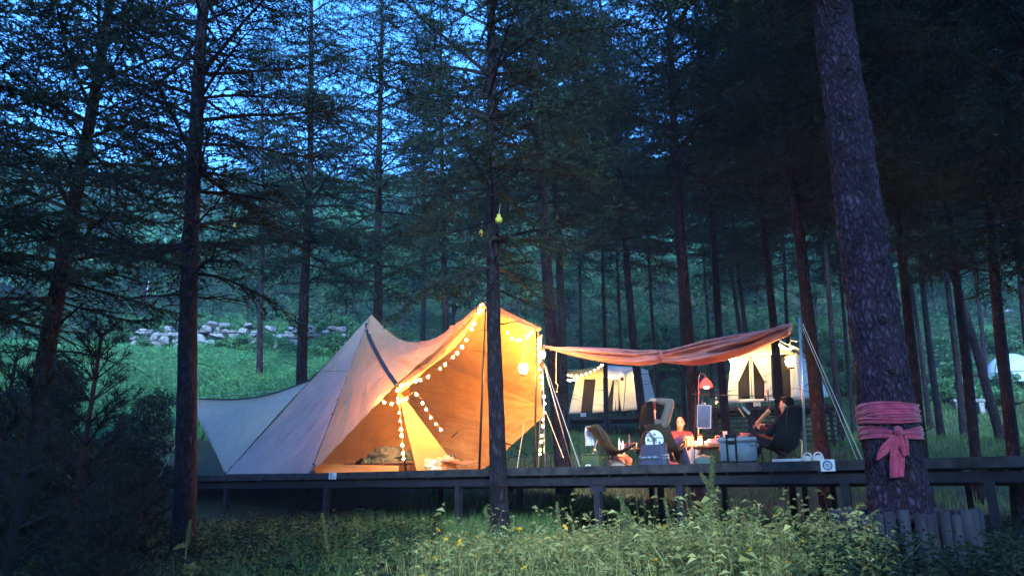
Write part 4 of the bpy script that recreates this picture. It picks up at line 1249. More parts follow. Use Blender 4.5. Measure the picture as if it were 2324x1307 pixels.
# wing awning on the left
coons(poly([(705, 862, 1.75), (620, 893, 1.9), (540, 906, 1.95), (450, 906, 1.9)]), pt((513, 1073, .75)), poly([(705, 862, 1.75), (640, 930, 1.3), (513, 1073, .75)]), poly([(450, 906, 1.9), (449, 945, 1.75), (513, 1073, .75)]), 30, 26, DN * .1, .014, (5, 4), 17.7).build('wing_panel', mat('wing_canvas', (0.52, 0.43, 0.36), .85, (0.58, 0.48, 0.4), 4, .35, 26, transl=.3), tent)
coons(poly([(447, 940, 1.7), (478, 1000, 1.25), (508, 1070, .8)]), poly([(452, 948, 2.0), (494, 1010, 1.6), (520, 1068, 1.2)]), ln((447, 940, 1.7), (452, 948, 2.0)), ln((508, 1070, .8), (520, 1068, 1.2)), 16, 4, (0, 0, 0), .006).build('wing_hem', M_tent, tent)
def cord(pts, r_, name, mt, parent, n=40, sides=6):
    m = MB(); m.tube(catmull([Q(*p) if len(p) == 3 and not isinstance(p, Vector) else p for p in pts], n) if len(pts) > 2 else [Q(*p) if not isinstance(p, Vector) else p for p in pts], r_, sides)
    return m.build(name, mt, parent)
cord([(705, 862, 1.72), (620, 892, 1.87), (540, 905, 1.92), (450, 905, 1.87)], .018, 'piping', M_seam, tent)
cord([(720, 845, 1.6), (705, 862, 1.68)], .018, 'piping', M_seam, tent)
cord([Q(*P1) - DN * .015, Q(*P1).lerp(Q(*A_), .5) - DN * .015, Q(*A_) - DN * .015], .008, 'seam', M_seam, tent)
cord([Q(*P1).lerp(Q(*L_), .25) - DN * .012, Q(*P1).lerp(Q(*L_), .6) - DN * .012, Q(*L_) - DN * .012], .007, 'seam', M_seam, tent)
cord([(700, 845, 1.55), (745, 842, 1.4), (788, 843, 1.2)], .005, 'seam', M_seam, tent)
for a0_, b0_, ts in ((A_, P1, (.05, .33, .42, .48, .66, .72)), (L_, P1, (.04, .22, .36))):
    for t_ in ts:
        m = MB(); m.box(Q(*a0_).lerp(Q(*b0_), t_) - DN * .025, (.035, .02, .03), rz=.4); m.build('toggle', M_seam, tent, False)
def ribbon(pts, w_, name, mt, parent, n=30, dirv=None, thick=.008):
    c = catmull([Q(*p) for p in pts], n)
    m = MB()
    def fn(u, v):
        i = min(int(round(v * n)), n)
        t_ = (c[min(i + 1, n)] - c[max(i - 1, 0)]).normalized()
        sd = dirv if dirv is not None else t_.cross(CAM - c[i]).normalized()
        return c[i] + sd * w_ * (u - .5)
    m.grid(fn, 3, n)
    return m.build(name, mt, parent, thick=thick)
ribbon([(832, 733, 2.06), (838, 765, 1.62), (862, 814, .88), (882, 847, .5), (899, 872, .17)], .085, 'zip_flap', M_seam, tent)
# rolled door edge and valances
def roll(pts, r_, name, mt, squash=.6, n=46):
    c = catmull([Q(*p) for p in pts], n)
    m = MB()
    def fn(u, v):
        i = min(int(round(v * n)), n); t_ = (c[min(i + 1, n)] - c[max(i - 1, 0)]).normalized()
        a_ = t_.cross(DN).normalized(); an = u * 2 * math.pi
        rr = r_ * (1 + .18 * math.sin(an * 3 + v * 9) + .12 * mnoise.noise(Vector((v * 20, u * 3, 1)))) * (.8 + .2 * math.sin(v * 14))
        return c[i] + a_ * rr * math.cos(an) + DN * rr * squash * math.sin(an)
    m.grid(fn, 18, n, close_u=True)
    return m.build(name, mt, tent)
roll([(905, 884, .26), (945, 850, .26), (990, 814, .3), (1034, 771, .38), (1070, 730, .46), (1097, 700, .55)], .085, 'rolled_door', M_tent2)
for t_ in (.2, .4, .58, .75, .9):
    i_ = poly([(905, 882, .2), (990, 812, .22), (1070, 728, .38), (1097, 700, .5)])(t_)
    m = MB(); m.tube([i_ + Vector((-.03, 0, .09)), i_ + Vector((.01, -.05, .02)), i_ + Vector((.03, -.02, -.07))], .006, 5); m.build('tie', M_seam, tent)
coons(poly([(1104, 704, .52), (1160, 729, .88), (1221, 764, 1.22)]), poly([(1103, 687, .53), (1160, 711, .88), (1222, 743, 1.22)]), ln((1104, 704, .52), (1103, 687, .53)), ln((1221, 764, 1.22), (1222, 743, 1.22)), 24, 4, -DN * .04, .008).build('valance', M_val, tent)
m = MB(); m.ball(Q(1104, 692, .5), (.06, .05, .07), 10, 8); m.build('peak_cap', M_val, tent)
m = MB(); m.ball(Q(1222, 746, 1.2), (.06, .05, .05), 10, 8); m.build('peak_cap', M_val, tent)
coons(ln((1222, 764, 1.2), (1216, 800, 1.22)), ln((1231, 758, 1.1), (1228, 790, 1.12)), ln((1222, 764, 1.2), (1231, 758, 1.1)), ln((1216, 800, 1.22), (1228, 790, 1.12)), 6, 6, (0, 0, 0), .01).build('corner_flap', M_tent, tent)
# poles
def pole(a, b, r_, name, mt, parent):
    m = MB(); m.tube([a, b], r_, 10); return m.build(name, mt, parent)
pole(Q(1102, 686, .5), K(1087, .5), .022, 'pole', M_pole, tent)
pole(Q(902, 874, .22), K(919, .3), .019, 'pole', M_pole, tent)
pole(Q(1218, 745, 1.2), K(1214, 1.2), .021, 'pole', M_pole, tent)
pole(Q(843, 716, 2.2), K(842, 2.2), .02, 'pole', M_pole, tent)
ribbon([(866, 905, 2.6), (872, 940, 2.6), (882, 985, 2.6)], .05, 'strap', M_tent2, tent)
m = MB(); m.tube([Q(1025, 992, 2.2), Q(1038, 980, 2.1)], .012, 6); m.ball(Q(1027, 1036, 1.3), (.05, .03, .055), 8, 6); m.build('tie', M_seam, tent)
# ground stake foot at the door corner
m = MB(); m.box(K(705, .1, .02), (.12, .04, .05), rz=.3); m.tube([K(705, .1, .03), K(712, .1, .17)], .012, 6); m.build('stake', M_seam, tent, False)

# guy ropes: each its own thing
GR = 'guy ropes of the camp'
def rope(a, b, r_, lab, sag=0.0, mt=None, n=12):
    m = MB()
    m.tube([a.lerp(b, k / n) - Vector((0, 0, sag * 4 * (k / n) * (1 - k / n))) for k in range(n + 1)], r_, 5)
    return put('guy_rope', m, mt or M_rope, lab, 'rope', GR, base=b)
rope(Q(640, 885, 1.9), Q(440, 903, 2.2), .006, 'white guy rope running along the top of the grey wing awning')
rope(Q(450, 906, 1.9), K(356, .4), .007, 'white guy rope slanting down to the left end of the deck')
rope(Q(1238, 830, 1.0), K(1318, .5), .006, 'pale rope slanting right from below the tripod lamp', mt=M_rope)
rope(Q(1240, 937, 2.25), K(1290, 1.0), .006, 'thin rope from the low corner of the tent')
rope(Q(1822, 735, 1.0), K(1968, .6), .005, 'taut rope from the steel pole top to the deck by the big trunk')
rope(Q(1822, 745, 1.0), K(1958, 1.6), .005, 'second taut rope beside the first on the steel pole right side')
rope(Q(1190, 960, 2.4), K(1172, 2.2), .006, 'thin cord hanging below the tent right wall')
# dark cable across the slope
m = MB(); a, b = P(-60, 752, 16), P(1250, 752, 19)
m.tube([a.lerp(b, k / 24) - Vector((0, 0, .25 * 4 * (k / 24) * (1 - k / 24) - .2)) for k in range(25)], .008, 5)
put('cable', m, M_seam, 'thin dark cable strung across behind the tent peak', 'cable')

# ------------------------------------------------------------------ rolled awning between the poles
M_awn = mat('awning_canvas', (0.40, 0.19, 0.215), .8, (0.48, 0.25, 0.275), 5, .35, 30, transl=.15)
awn = empty('rolled_awning', K(1500, 1.6), 'rolled reddish brown awning canvas slung between the tent and the steel pole', 'awning')
def bundle(tops, bots, s_, name, seed, n=70, tip=False):
    ct = catmull([Q(x_, y_, s_) for x_, y_ in tops], n); cb = catmull([Q(x_, y_, s_) for x_, y_ in bots], n)
    m = MB()
    def fn(u, v):
        i = min(int(round(v * n)), n)
        a_, b_ = ct[i], cb[i]
        h = (a_ - b_).length
        if u < .62:
            w_ = u / .62; p = a_.lerp(b_, w_)
            f = math.sin(math.pi * w_) ** .6 * h * .38
            f += h * (.42 * (abs(math.sin(w_ * 8.5 + seed + 2.6 * v + .9 * math.sin(v * 6))) - .5) + .16 * math.sin(w_ * 25 + 8 * v + seed)) * math.sin(math.pi * w_)
            f += .05 * h * mnoise.noise(Vector((v * 9 + seed, w_ * 4, 2)))
            return p - DN * f
        w_ = (1 - u) / .38
        p = a_.lerp(b_, w_)
        return p + DN * (math.sin(math.pi * w_) ** .6 * h * .3 + .06 * h * math.sin(w_ * 12 + v * 5))
    m.grid(fn, 44, n, close_u=True)
    return m.build(name, M_awn, awn)
bundle([(1233, 782), (1262, 787), (1300, 787), (1380, 789), (1450, 794), (1480, 793), (1500, 796)], [(1236, 789), (1262, 797), (1300, 808), (1380, 824), (1440, 830), (1475, 829), (1500, 824)], 1.7, 'left_roll', .4)
bundle([(1495, 796), (1530, 790), (1600, 772), (1680, 757), (1740, 748), (1775, 737), (1797, 733)], [(1495, 822), (1530, 826), (1580, 830), (1650, 817), (1700, 800), (1745, 781), (1790, 762)], 1.7, 'right_roll', 2.7)
coons(ln((1752, 772, 1.6), (1790, 752, 1.6)), ln((1745, 752, 1.55), (1800, 733, 1.6)), ln((1752, 772, 1.6), (1745, 752, 1.55)), ln((1790, 752, 1.6), (1800, 733, 1.6)), 10, 6, DN * .05, .03, (4, 3), 2.).build('loose_corner', M_awn, awn)
m = MB(); c = Q(1497, 807, 1.55)
for k in range(3): m.tube([c + Vector((.02 * k - .02, .14 * math.sin(a_), .09 * math.cos(a_))) for a_ in np.linspace(0, 6.28, 16)], .009, 5)
m.build('tie_strap', M_awn, awn)
cord([(1263, 796, 1.65), (1262, 830, 1.65), (1262, 868, 1.65)], .005, 'hanging_cord', M_rope, awn)
m = MB(); m.tube([Q(1260, 866, 1.65), Q(1267, 874, 1.65), Q(1264, 884, 1.65)], .005, 5); m.ball(Q(1264, 888, 1.65), .016, 8, 6); m.build('cord_end', M_rope, awn)
# steel pole at the right
e = empty('awning_pole', K(1836, 1.0), 'bare steel pole holding the right end of the rolled awning', 'pole')
pole(Q(1815, 722, 1.0), K(1836, 1.0), .021, 'shaft', M_steel, e)
m = MB(); m.tube([Q(1822, 776, 1.0), Q(1795, 772, 1.5)], .007, 5); m.build('hook_arm', M_steel, e)
m = MB(); m.tube([Q(1818, 772, .97), Q(1824, 777, .95), Q(1822, 783, .97)], .007, 5); m.build('clip', M_seam, e)
# tripod by the tent corner
e = empty('lamp_tripod', K(1240, 1.0), 'slim tripod of poles beside the tent right corner carrying the bright lamp', 'tripod')
pole(Q(1232, 815, .95), K(1238, 1.0), .013, 'leg', M_steel, e)
pole(Q(1232, 815, .95), K(1302, 1.4), .009, 'leg', M_steel, e)
pole(Q(1231, 815, .95), K(1222, .7), .009, 'leg', M_val, e)

# ------------------------------------------------------------------ lanterns and string lights
def emat(name, colr, st):
    if name in MATS: return MATS[name]
    m = bpy.data.materials.new(name); m.use_nodes = True; t = m.node_tree
    t.nodes.remove(t.nodes['Principled BSDF'])
    em = t.nodes.new('ShaderNodeEmission'); em.inputs['Color'].default_value = (*colr, 1); em.inputs['Strength'].default_value = st
    t.links.new(em.outputs['Emission'], t.nodes['Material Output'].inputs['Surface']); MATS[name] = m
    return m
WARM = (1.0, .47, .12)
E_lan = emat('lantern_glow', WARM, 140.0)
E_lan2 = emat('lamp_glow', WARM, 170.0)
E_lan3 = emat('awning_lamp_glow', WARM, 150.0)
E_bulb = emat('bulb_glow', (1.0, .47, .10), 105.0)
E_fbulb = emat('far_bulb_glow', (1.0, .66, .22), 42.0)
E_red = emat('red_glow', (1.0, .006, .003), 420.0)
E_red_halo = emat('red_halo_glow', (1.0, .015, .012), 2.6)
E_flame = emat('candle_glow', (1.0, .38, .09), 800.0)
M_brass = mat('lantern_metal', (0.35, 0.2, 0.07), .4, metal=.7)
def lantern(c, r_, em, lab, hang=None, base=True):
    e = empty('lantern', c - Vector((0, 0, r_ * 1.6)), lab, 'lantern', 'lit lanterns around the camp')
    m = MB(); m.lathe(c, [(r_ * .45, -r_ * 1.05), (r_ * .8, -r_ * .6), (r_, 0), (r_ * .85, r_ * .55), (r_ * .5, r_ * .95), (r_ * .3, r_ * 1.1)], 18); m.build('globe', em, e)
    m = MB(); m.lathe(c + Vector((0, 0, -r_ * 1.55)), [(r_ * .75, 0), (r_ * .8, r_ * .15), (r_ * .62, r_ * .4), (r_ * .46, r_ * .48)], 18); m.build('base', M_brass, e)
    m = MB(); m.lathe(c + Vector((0, 0, r_ * 1.12)), [(r_ * .42, 0), (r_ * .4, r_ * .18), (r_ * .12, r_ * .35)], 14); m.build('cap', M_brass, e)
    m = MB(); m.tube([c + Vector((r_ * .9 * math.cos(t), 0, r_ * .6 + r_ * 1.5 * math.sin(t))) for t in np.linspace(0, math.pi, 14)], r_ * .05, 5); m.build('bail', M_brass, e)
    if hang is not None:
        m = MB(); m.tube([c + Vector((0, 0, r_ * 2.1)), hang], .004, 5); m.build('cord', M_rope, e)
    return e
lantern(Q(1188, 836, 1.0), .085, E_lan, 'bright lantern hanging inside the right end of the orange tent', Q(1190, 770, 1.0))
lantern(Q(1230, 805, .92), .06, E_lan2, 'bright lamp at the top of the tripod outside the tent corner')
lantern(Q(1793, 820, 2.4), .075, E_lan3, 'bright lantern hanging under the right end of the rolled awning', Q(1795, 764, 1.9))
BULB = MB(); BULB.lathe((0, 0, 0), [(.005, .030), (.010, .025), (.018, .012), (.021, 0), (.018, -.012), (.009, -.019)], 10)
BULBM = mesh_np('bulb', BULB.v, [np.array([f for f in BULB.f if len(f) == 4]), np.array([f for f in BULB.f if len(f) == 10])], [E_bulb], True)
FBULBM = mesh_np('bulb', np.array(BULB.v) * 1.9, [np.array([f for f in BULB.f if len(f) == 4]), np.array([f for f in BULB.f if len(f) == 10])], [E_fbulb], True)
E_bulb2 = emat('soft_bulb_glow', (1.0, .50, .12), 34.0)
BULBM2 = BULBM.copy(); BULBM2.materials.clear(); BULBM2.materials.append(E_bulb2)
M_wire = mat('light_wire', (0.35, 0.24, 0.12), .7)
def string(pts, n, lab, mesh=BULBM, fn=Q, r_=.003, drop=.03, jit=.3, grp='strings of little globe lights'):
    c = catmull([fn(*p) for p in pts], 80)
    e = empty('string_lights', c[0], lab, 'string lights', grp)
    m = MB(); m.tube(c[::2], r_, 4); m.build('wire', M_wire, e)
    rs = np.random.default_rng(int(abs(pts[0][0]) * 3))
    for k in range(n):
        i = min(max(int((k + .5 + rs.uniform(-jit, jit)) / n * 80), 0), 80)
        part('bulb', mesh, e, c[i] - Vector((0, 0, drop)) - c[0], (rs.normal(0, .4), rs.normal(0, .4), 0), (rs.uniform(.8, 1.15),) * 3)
    return e
string([(1093, 683, .5), (1086, 708, .42), (1068, 750, .36), (1046, 788, .3), (1018, 817, .26), (975, 850, .22), (935, 865, .2), (902, 874, .17)], 16, 'string of globe lights along the rolled door edge up to the right peak')
string([(863, 907, .35), (890, 913, .3), (918, 903, .28), (942, 890, .3), (960, 913, .5), (975, 940, .8), (992, 962, 1.0), (1010, 982, 1.2)], 10, 'string of globe lights looping inside the tent beside the short front pole')
string([(901, 876, .17), (903, 905, .16), (907, 940, .17), (911, 980, .2), (914, 1015, .22), (916, 1040, .25)], 10, 'string of globe lights wound down the short front pole')
string([(1148, 746, .9), (1160, 764, .95), (1175, 769, 1.0), (1190, 765, 1.1), (1203, 755, 1.15), (1210, 746, 1.18)], 7, 'short sagging string of globe lights near the tent right peak', BULBM2)
string([(1221, 760, 1.15), (1223, 790, 1.1), (1225, 830, 1.0), (1230, 870, 1.0), (1236, 915, 1.0), (1232, 960, 1.0), (1228, 1000, 1.0), (1224, 1035, 1.0)], 18, 'string of globe lights hanging down the tripod at the tent right corner', BULBM2)
# ------------------------------------------------------------------ far white canvas tents on platforms
M_white = mat('white_canvas', (0.66, 0.66, 0.66), .85, (0.74, 0.74, 0.74), 3, .35, 18, transl=.3)
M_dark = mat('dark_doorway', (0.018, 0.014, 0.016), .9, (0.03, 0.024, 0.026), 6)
M_ochre = mat('ochre_canvas', (0.5, 0.36, 0.12), .85, (0.56, 0.42, 0.16), 4, .3, 20, transl=.4)
def quadp(D, pts, name, mt, parent, off=0.0, thick=.01, nu=10, nv=10, wr=.02, seed=0., sag=0.):
    p = [P(x_, y_, (d_ if d_ else D) + off) for x_, y_, d_ in [(q + (None,))[:3] for q in pts]]
    def fn(u, v):
        b = (p[0] * (1 - u) + p[1] * u) * (1 - v) + (p[3] * (1 - u) + p[2] * u) * v
        return b + Vector((0, wr * mnoise.noise(Vector((u * 6 + seed, v * 3, seed))), -sag * 4 * u * (1 - u)))
    m = MB(); m.grid(fn, nu, nv); return m.build(name, mt, parent, thick=thick)
def platform(D, xl, yl, xr, yr, Dr, depth, lab, posts, slats=0):
    a, b = P(xl, yl, D), P(xr, yr, Dr); b.z = a.z = (a.z + b.z) / 2
    d = (b - a).normalized(); n_ = Vector((-d.y, d.x, 0)); R = Matrix((d, n_, Vector((0, 0, 1)))).transposed(); L = (b - a).length
    e = empty('tent_platform', (a + b) / 2 - Vector((0, 0, 1.2)), lab, 'platform', 'raised platforms of the far tents')
    m = MB(); m.box(a.lerp(b, .5) + Vector((0, 0, -.07)), (L, .04, .14), M=R); m.build('fascia_board', M_wood, e, False)
    for k in range(int(depth / .3)):
        m = MB(); m.box(a.lerp(b, .5) + n_ * (.17 + k * .3) + Vector((0, 0, -.02)), (L, .28, .035), M=R); m.build('plank', M_wood, e, False)
    for k in range(posts):
        for s_ in (.1, depth - .1):
            p = a + d * (L * (k + .25) / (posts - .5)) + n_ * s_; g = gz(p.x, p.y) - .3
            m = MB(); m.box((p.x, p.y, (g + a.z - .14) / 2), (.12, .12, a.z - .14 - g), M=R); m.build('post', M_post, e, False)
    for k in range(slats):
        m = MB(); m.box(a.lerp(b, .5) + n_ * .08 + Vector((0, 0, -.24 - .17 * k)), (L, .03, .07), M=R); m.build('slat', M_wood, e, False)
    return e, a, b, n_, d
platform(34.5, 1270, 953, 1500, 935, 33.5, 3.4, 'far platform under the white tent with the ochre awning', 3)
platform(27.5, 1600, 932, 1905, 909, 26.2, 3.4, 'slatted far platform under the white tent with tied curtains', 4, 7)
# tent A (ochre awning)
tA = empty('canvas_tent', P(1385, 945, 35.5), 'far white canvas tent with an ochre awning and two dark doorways', 'tent', 'far white canvas tents')
D = 35.2
quadp(D, [(1290, 940), (1318, 937), (1327, 852), (1310, 850)], 'wall', M_white, tA, .05)
quadp(D, [(1316, 939), (1346, 936), (1353, 856), (1322, 854)], 'doorway', M_dark, tA, .1)
quadp(D, [(1344, 937), (1372, 935), (1392, 860), (1352, 856)], 'wall', M_white, tA, .0)
quadp(D, [(1370, 937), (1414, 930), (1408, 868), (1394, 862)], 'doorway', M_dark, tA, .12)
quadp(D, [(1390, 934), (1396, 932), (1400, 864), (1394, 862)], 'curtain', M_white, tA, -.02, nu=4)
quadp(D, [(1398, 932), (1404, 931), (1403, 866), (1398, 864)], 'curtain', M_white, tA, -.03, nu=4)
quadp(D, [(1410, 932), (1458, 928, 34.8), (1450, 834, 35.0), (1400, 858)], 'wall', M_white, tA, .0)
quadp(D, [(1456, 929, 34.8), (1492, 924, 36.5), (1470, 840, 36.0), (1448, 833, 35.0)], 'side_wall', M_white, tA, .0)
quadp(D, [(1290, 852, 35.2), (1400, 862, 35.2), (1452, 833, 35.6), (1370, 828, 36.5)], 'roof', M_white, tA, .1)
quadp(D, [(1288, 853, 34.2), (1374, 857, 34.2), (1374, 826, 35.6), (1288, 838, 35.6)], 'awning', M_ochre, tA, .0, sag=.1)
quadp(D, [(1374, 857, 34.2), (1420, 851, 34.2), (1410, 838, 35.2), (1374, 827, 35.6)], 'awning', M_white, tA, .0, sag=.15)
m = MB(); m.tube([P(1421, 851, 34.2), P(1415, 930, 34.6)], .02, 6); m.build('pole', M_pole, tA)
m = MB(); m.box(P(1412, 860, 34.15), (.12, .05, .14)); m.build('lamp_box', M_dark, tA, False)
string([(1286, 850, 34.1), (1305, 853, 34.1), (1330, 848, 34.1), (1352, 838, 34.1), (1366, 828, 34.1), (1376, 826, 34.1)], 11, 'string of lights along the ochre awning of the far tent', FBULBM, P, .006, .02, .15)
string([(1377, 828, 34.1), (1374, 850, 34.1), (1375, 870, 34.1), (1372, 895, 34.1), (1371, 915, 34.1)], 10, 'vertical string of lights hanging before the far tent with ochre awning', FBULBM, P, .006, .02, .15)
string([(1286, 861, 34.3), (1295, 862, 34.3), (1310, 860, 34.3)], 6, 'short string of lights left of the far ochre awning', FBULBM, P, .006, .02, .15)
string([(1436, 850, 34.4), (1443, 855, 34.4), (1440, 858, 34.4)], 3, 'tiny cluster of lights right of the far ochre awning', FBULBM, P, .006, .02, .15)
# tent B (tied curtains)
tB = empty('canvas_tent', P(1745, 918, 27.5), 'far white canvas tent with tied back curtains under a string of lights', 'tent', 'far white canvas tents')
D = 27.6
quadp(D, [(1649, 917), (1676, 915), (1674, 806), (1660, 806)], 'wall', M_white, tB, .0)
quadp(D, [(1676, 906), (1735, 906), (1735, 808), (1676, 806)], 'doorway', M_dark, tB, .15)
quadp(D, [(1674, 868), (1677, 866), (1702, 808), (1668, 806)], 'curtain', M_white, tB, -.02, wr=.05)
quadp(D, [(1736, 868), (1740, 868), (1748, 806), (1704, 808)], 'curtain', M_white, tB, -.02, wr=.05, seed=3.)
quadp(D, [(1702, 910), (1706, 910), (1703, 810), (1700, 810)], 'door_post', M_white, tB, .02, nu=2)
quadp(D, [(1708, 910), (1713, 910), (1708, 810), (1704, 810)], 'door_post', M_white, tB, .02, nu=2)
quadp(D, [(1674, 914), (1760, 910), (1760, 904), (1674, 906)], 'sill', M_white, tB, .0, nu=6, nv=2)
quadp(D, [(1735, 910), (1754, 908), (1748, 806), (1735, 806)], 'wall', M_white, tB, .0)
quadp(D, [(1752, 906), (1798, 904), (1796, 804), (1747, 805)], 'doorway', M_dark, tB, .12)
quadp(D, [(1796, 908), (1818, 907), (1806, 802), (1792, 803)], 'wall', M_white, tB, .0)
quadp(D, [(1662, 809, 27.5), (1806, 803, 27.5), (1760, 770, 28.6), (1755, 770, 28.6)], 'gable', M_white, tB, .0)
quadp(D, [(1816, 906, 27.6), (1882, 900, 29.5), (1850, 830, 29.0), (1806, 800, 27.6)], 'side_wall', M_white, tB, .0)
quadp(D, [(1655, 815, 26.9), (1757, 770, 27.4), (1757, 762, 29.6), (1668, 792, 29.6)], 'roof', M_white, tB, .0)
quadp(D, [(1757, 770, 27.4), (1812, 790, 26.9), (1850, 826, 29.6), (1757, 762, 29.6)], 'roof', M_white, tB, .0)
string([(1642, 812, 26.8), (1660, 812, 26.8), (1695, 797, 26.8), (1730, 784, 26.8), (1757, 772, 26.8), (1770, 783, 26.8), (1785, 791, 26.8), (1802, 788, 26.8)], 22, 'string of lights along the gable of the far tent with tied curtains', FBULBM, P, .006, .02, .15)
string([(1658, 814, 26.8), (1662, 830, 26.8), (1668, 845, 26.8), (1673, 856, 26.8)], 6, 'string of lights hanging at the left corner of the curtained tent', FBULBM, P, .006, .02, .15)
m = MB(); m.tube([P(1762, 800, 26.0), P(1776, 896, 26.0)], .018, 6)
put('awning_rod', m, M_steel, 'thin pale rod slanting before the dark doorway of the curtained tent', 'rod')
# emblem plates on the far platforms
for px, py, D_, lab in [(1324, 941, 34.3, 'small pale plate on the edge of the ochre tent platform'), (1718, 918, 27.2, 'small pale ringed plate on the edge of the slatted platform')]:
    c = P(px, py, D_)
    e = empty('platform_plate', c, lab, 'sign', 'emblem plates on far platforms')
    m = MB(); m.box(c, (.24, .02, .17), rz=-.25); m.build('plate', M_plate, e, False)
    m = MB(); m.lathe(c + Vector((0, -.03, 0)), [(.05, 0), (.05, .008), (.07, .008), (.07, 0)], 20, Matrix.Rotation(math.pi / 2, 3, 'X')); m.f = m.f[:-2]; m.build('ring', M_ring, e)
# dome tent at the right
c = ground_hit(2302, 872, 20); D = c.y; print('dome D', D)
dm = empty('dome_tent', c, 'pale blue dome tent at the right edge among the trees', 'tent')
M_dome = mat('dome_fabric', (0.5, 0.66, 0.78), .6, (0.58, 0.72, 0.82), 3, .2, 20, transl=.3)
m = MB()
top_ = P(2290, 803, D).z - c.z; kd = D / 30
def fd(u, v):
    a = u * 2 * math.pi; ph = v * math.pi / 2
    return c + Vector((1.05 * kd * math.cos(a) * math.cos(ph), 1.0 * kd * math.sin(a) * math.cos(ph), top_ * math.sin(ph) ** .9))
m.grid(fd, 28, 12, close_u=True); m.build('canopy', M_dome, dm)
for a0 in (0.4, 1.97, 2.8):
    m = MB(); m.tube([c + Vector((1.06 * kd * math.cos(a0) * math.cos(t), 1.01 * kd * math.sin(a0) * math.cos(t), top_ * 1.005 * abs(math.sin(t)) ** .9 + .01)) for t in np.linspace(0, math.pi, 30)], .02, 5); m.build('frame_pole', M_pole, dm)
m = MB(); m.tube([c + Vector((1.07 * kd * math.cos(t), 1.02 * kd * math.sin(t), top_ * .32)) for t in np.linspace(0, 6.283, 40)], .018, 5); m.build('frame_pole', M_pole, dm)
# stone bench
c = ground_hit(2196, 936, 14); D = c.y; g = c.z; c = P(2196, 910, D); print('bench', D, c.z - g)
be = empty('stone_bench', Vector((c.x, c.y, g)), 'pale stone bench on the dark ground right of the big trunk', 'bench')
hh = c.z - g; kb = D / 24
m = MB(); m.rbox((c.x, c.y, g + hh), (.98 * kb, .36 * kb, .1 * kb), .03, rz=-.12); m.build('seat', M_stone, be)
for sx in (-.34, .34):
    m = MB(); m.rbox((c.x + sx * kb, c.y - sx * .12 * kb, g + hh / 2 - .1), (.16 * kb, .3 * kb, hh + .1), .02, rz=-.12); m.build('leg', M_stone, be)
# yellow insect traps hung in the trees
M_trap = mat('yellow_plastic', (0.75, 0.7, 0.12), .45, transl=.35)
GI = 'yellow insect traps hung in the trees'
for px, py, D_, s_, lab in [(1132, 497, 10.1, 1.0, 'yellow trap hanging against the slender trunk in front of the deck'), (1092, 528, 14, 1.0, 'yellow trap hanging left of the slender trunk'), (532, 513, 16, .8, 'small yellow trap hanging right of the near black trunk')]:
    c = P(px, py, D_)
    e = empty('insect_trap', c - Vector((0, 0, .07)), lab, 'trap', GI)
    m = MB(); m.lathe(c - Vector((0, 0, .06 * s_)), [(.035 * s_, 0), (.05 * s_, .02 * s_), (.05 * s_, .07 * s_), (.028 * s_, .09 * s_), (.028 * s_, .12 * s_), (.02 * s_, .13 * s_)], 12); m.build('bottle', M_trap, e)
    m = MB(); m.tube([c + Vector((0, 0, .07 * s_)), c + Vector((.02, .05, .25))], .004, 5); m.build('hanger', M_rope, e)
# tall utility pole on the hillside
c = P(335, 650, 66); g = gz(c.x, c.y)
e = empty('utility_pole', Vector((c.x, c.y, g)), 'pale utility pole on the blue hillside at left', 'pole')
t_ = P(335, 565, 66)
m = MB(); m.tube([Vector((c.x, c.y, g - .5)), Vector((c.x, c.y, t_.z))], [.12, .08], 8); m.build('shaft', M_steel, e)
m = MB(); m.box((c.x, c.y - .1, t_.z - 1.1), (1.0, .08, .08)); m.build('crossarm', M_steel, e, False)
# pale fallen log on the slope
a, b = P(1898, 774, 43), P(1922, 783, 42.4)
m = MB(); m.tube([a, a.lerp(b, .5) + Vector((0, 0, .06)), b], [.07, .1, .09], 8)
put('fallen_log', m, M_stone, 'pale fallen log lying on the slope left of the big trunk', 'log')
# ------------------------------------------------------------------ figures: one continuous remeshed surface per body
def remeshed(mb, voxel, smooth=6):
    me = bpy.data.meshes.new('tmp'); me.from_pydata(mb.v, [], mb.f); me.update()
    o_ = bpy.data.objects.new('tmp', me); link(o_)
    md = o_.modifiers.new('r', 'REMESH'); md.mode = 'VOXEL'; md.voxel_size = voxel
    ms = o_.modifiers.new('s', 'SMOOTH'); ms.factor = .5; ms.iterations = smooth
    dg = bpy.context.evaluated_depsgraph_get()
    out = bpy.data.meshes.new_from_object(o_.evaluated_get(dg))
    bpy.data.objects.remove(o_); bpy.data.meshes.remove(me)
    out.polygons.foreach_set('use_smooth', np.full(len(out.polygons), True))
    return out
def cap(m, a, ra, b, rb):
    a, b = Vector(a), Vector(b)
    m.tube([a, a.lerp(b, .5), b], [ra, (ra + rb) / 2, rb], 12)
    m.ball(a, ra, 12, 8); m.ball(b, rb, 12, 8)
class Fig:
    def __init__(s, base, heading, label, name='person'):
        s.M = Matrix.Translation(base) @ Matrix.Rotation(heading, 4, 'Z')
        s.e = empty(name, base, label, 'person')
        s.base = base; s.h = heading
    def part(s, name, fill, mt, voxel=.008, smooth=5):
        m = MB(); fill(m)
        me = remeshed(m, voxel, smooth)
        me.transform(Matrix.Rotation(s.h, 4, 'Z'))
        me.name = name
        me.materials.clear(); me.materials.append(mt)
        o_ = part(name, me, s.e)
        if name == 'body': s.body = o_
        return o_
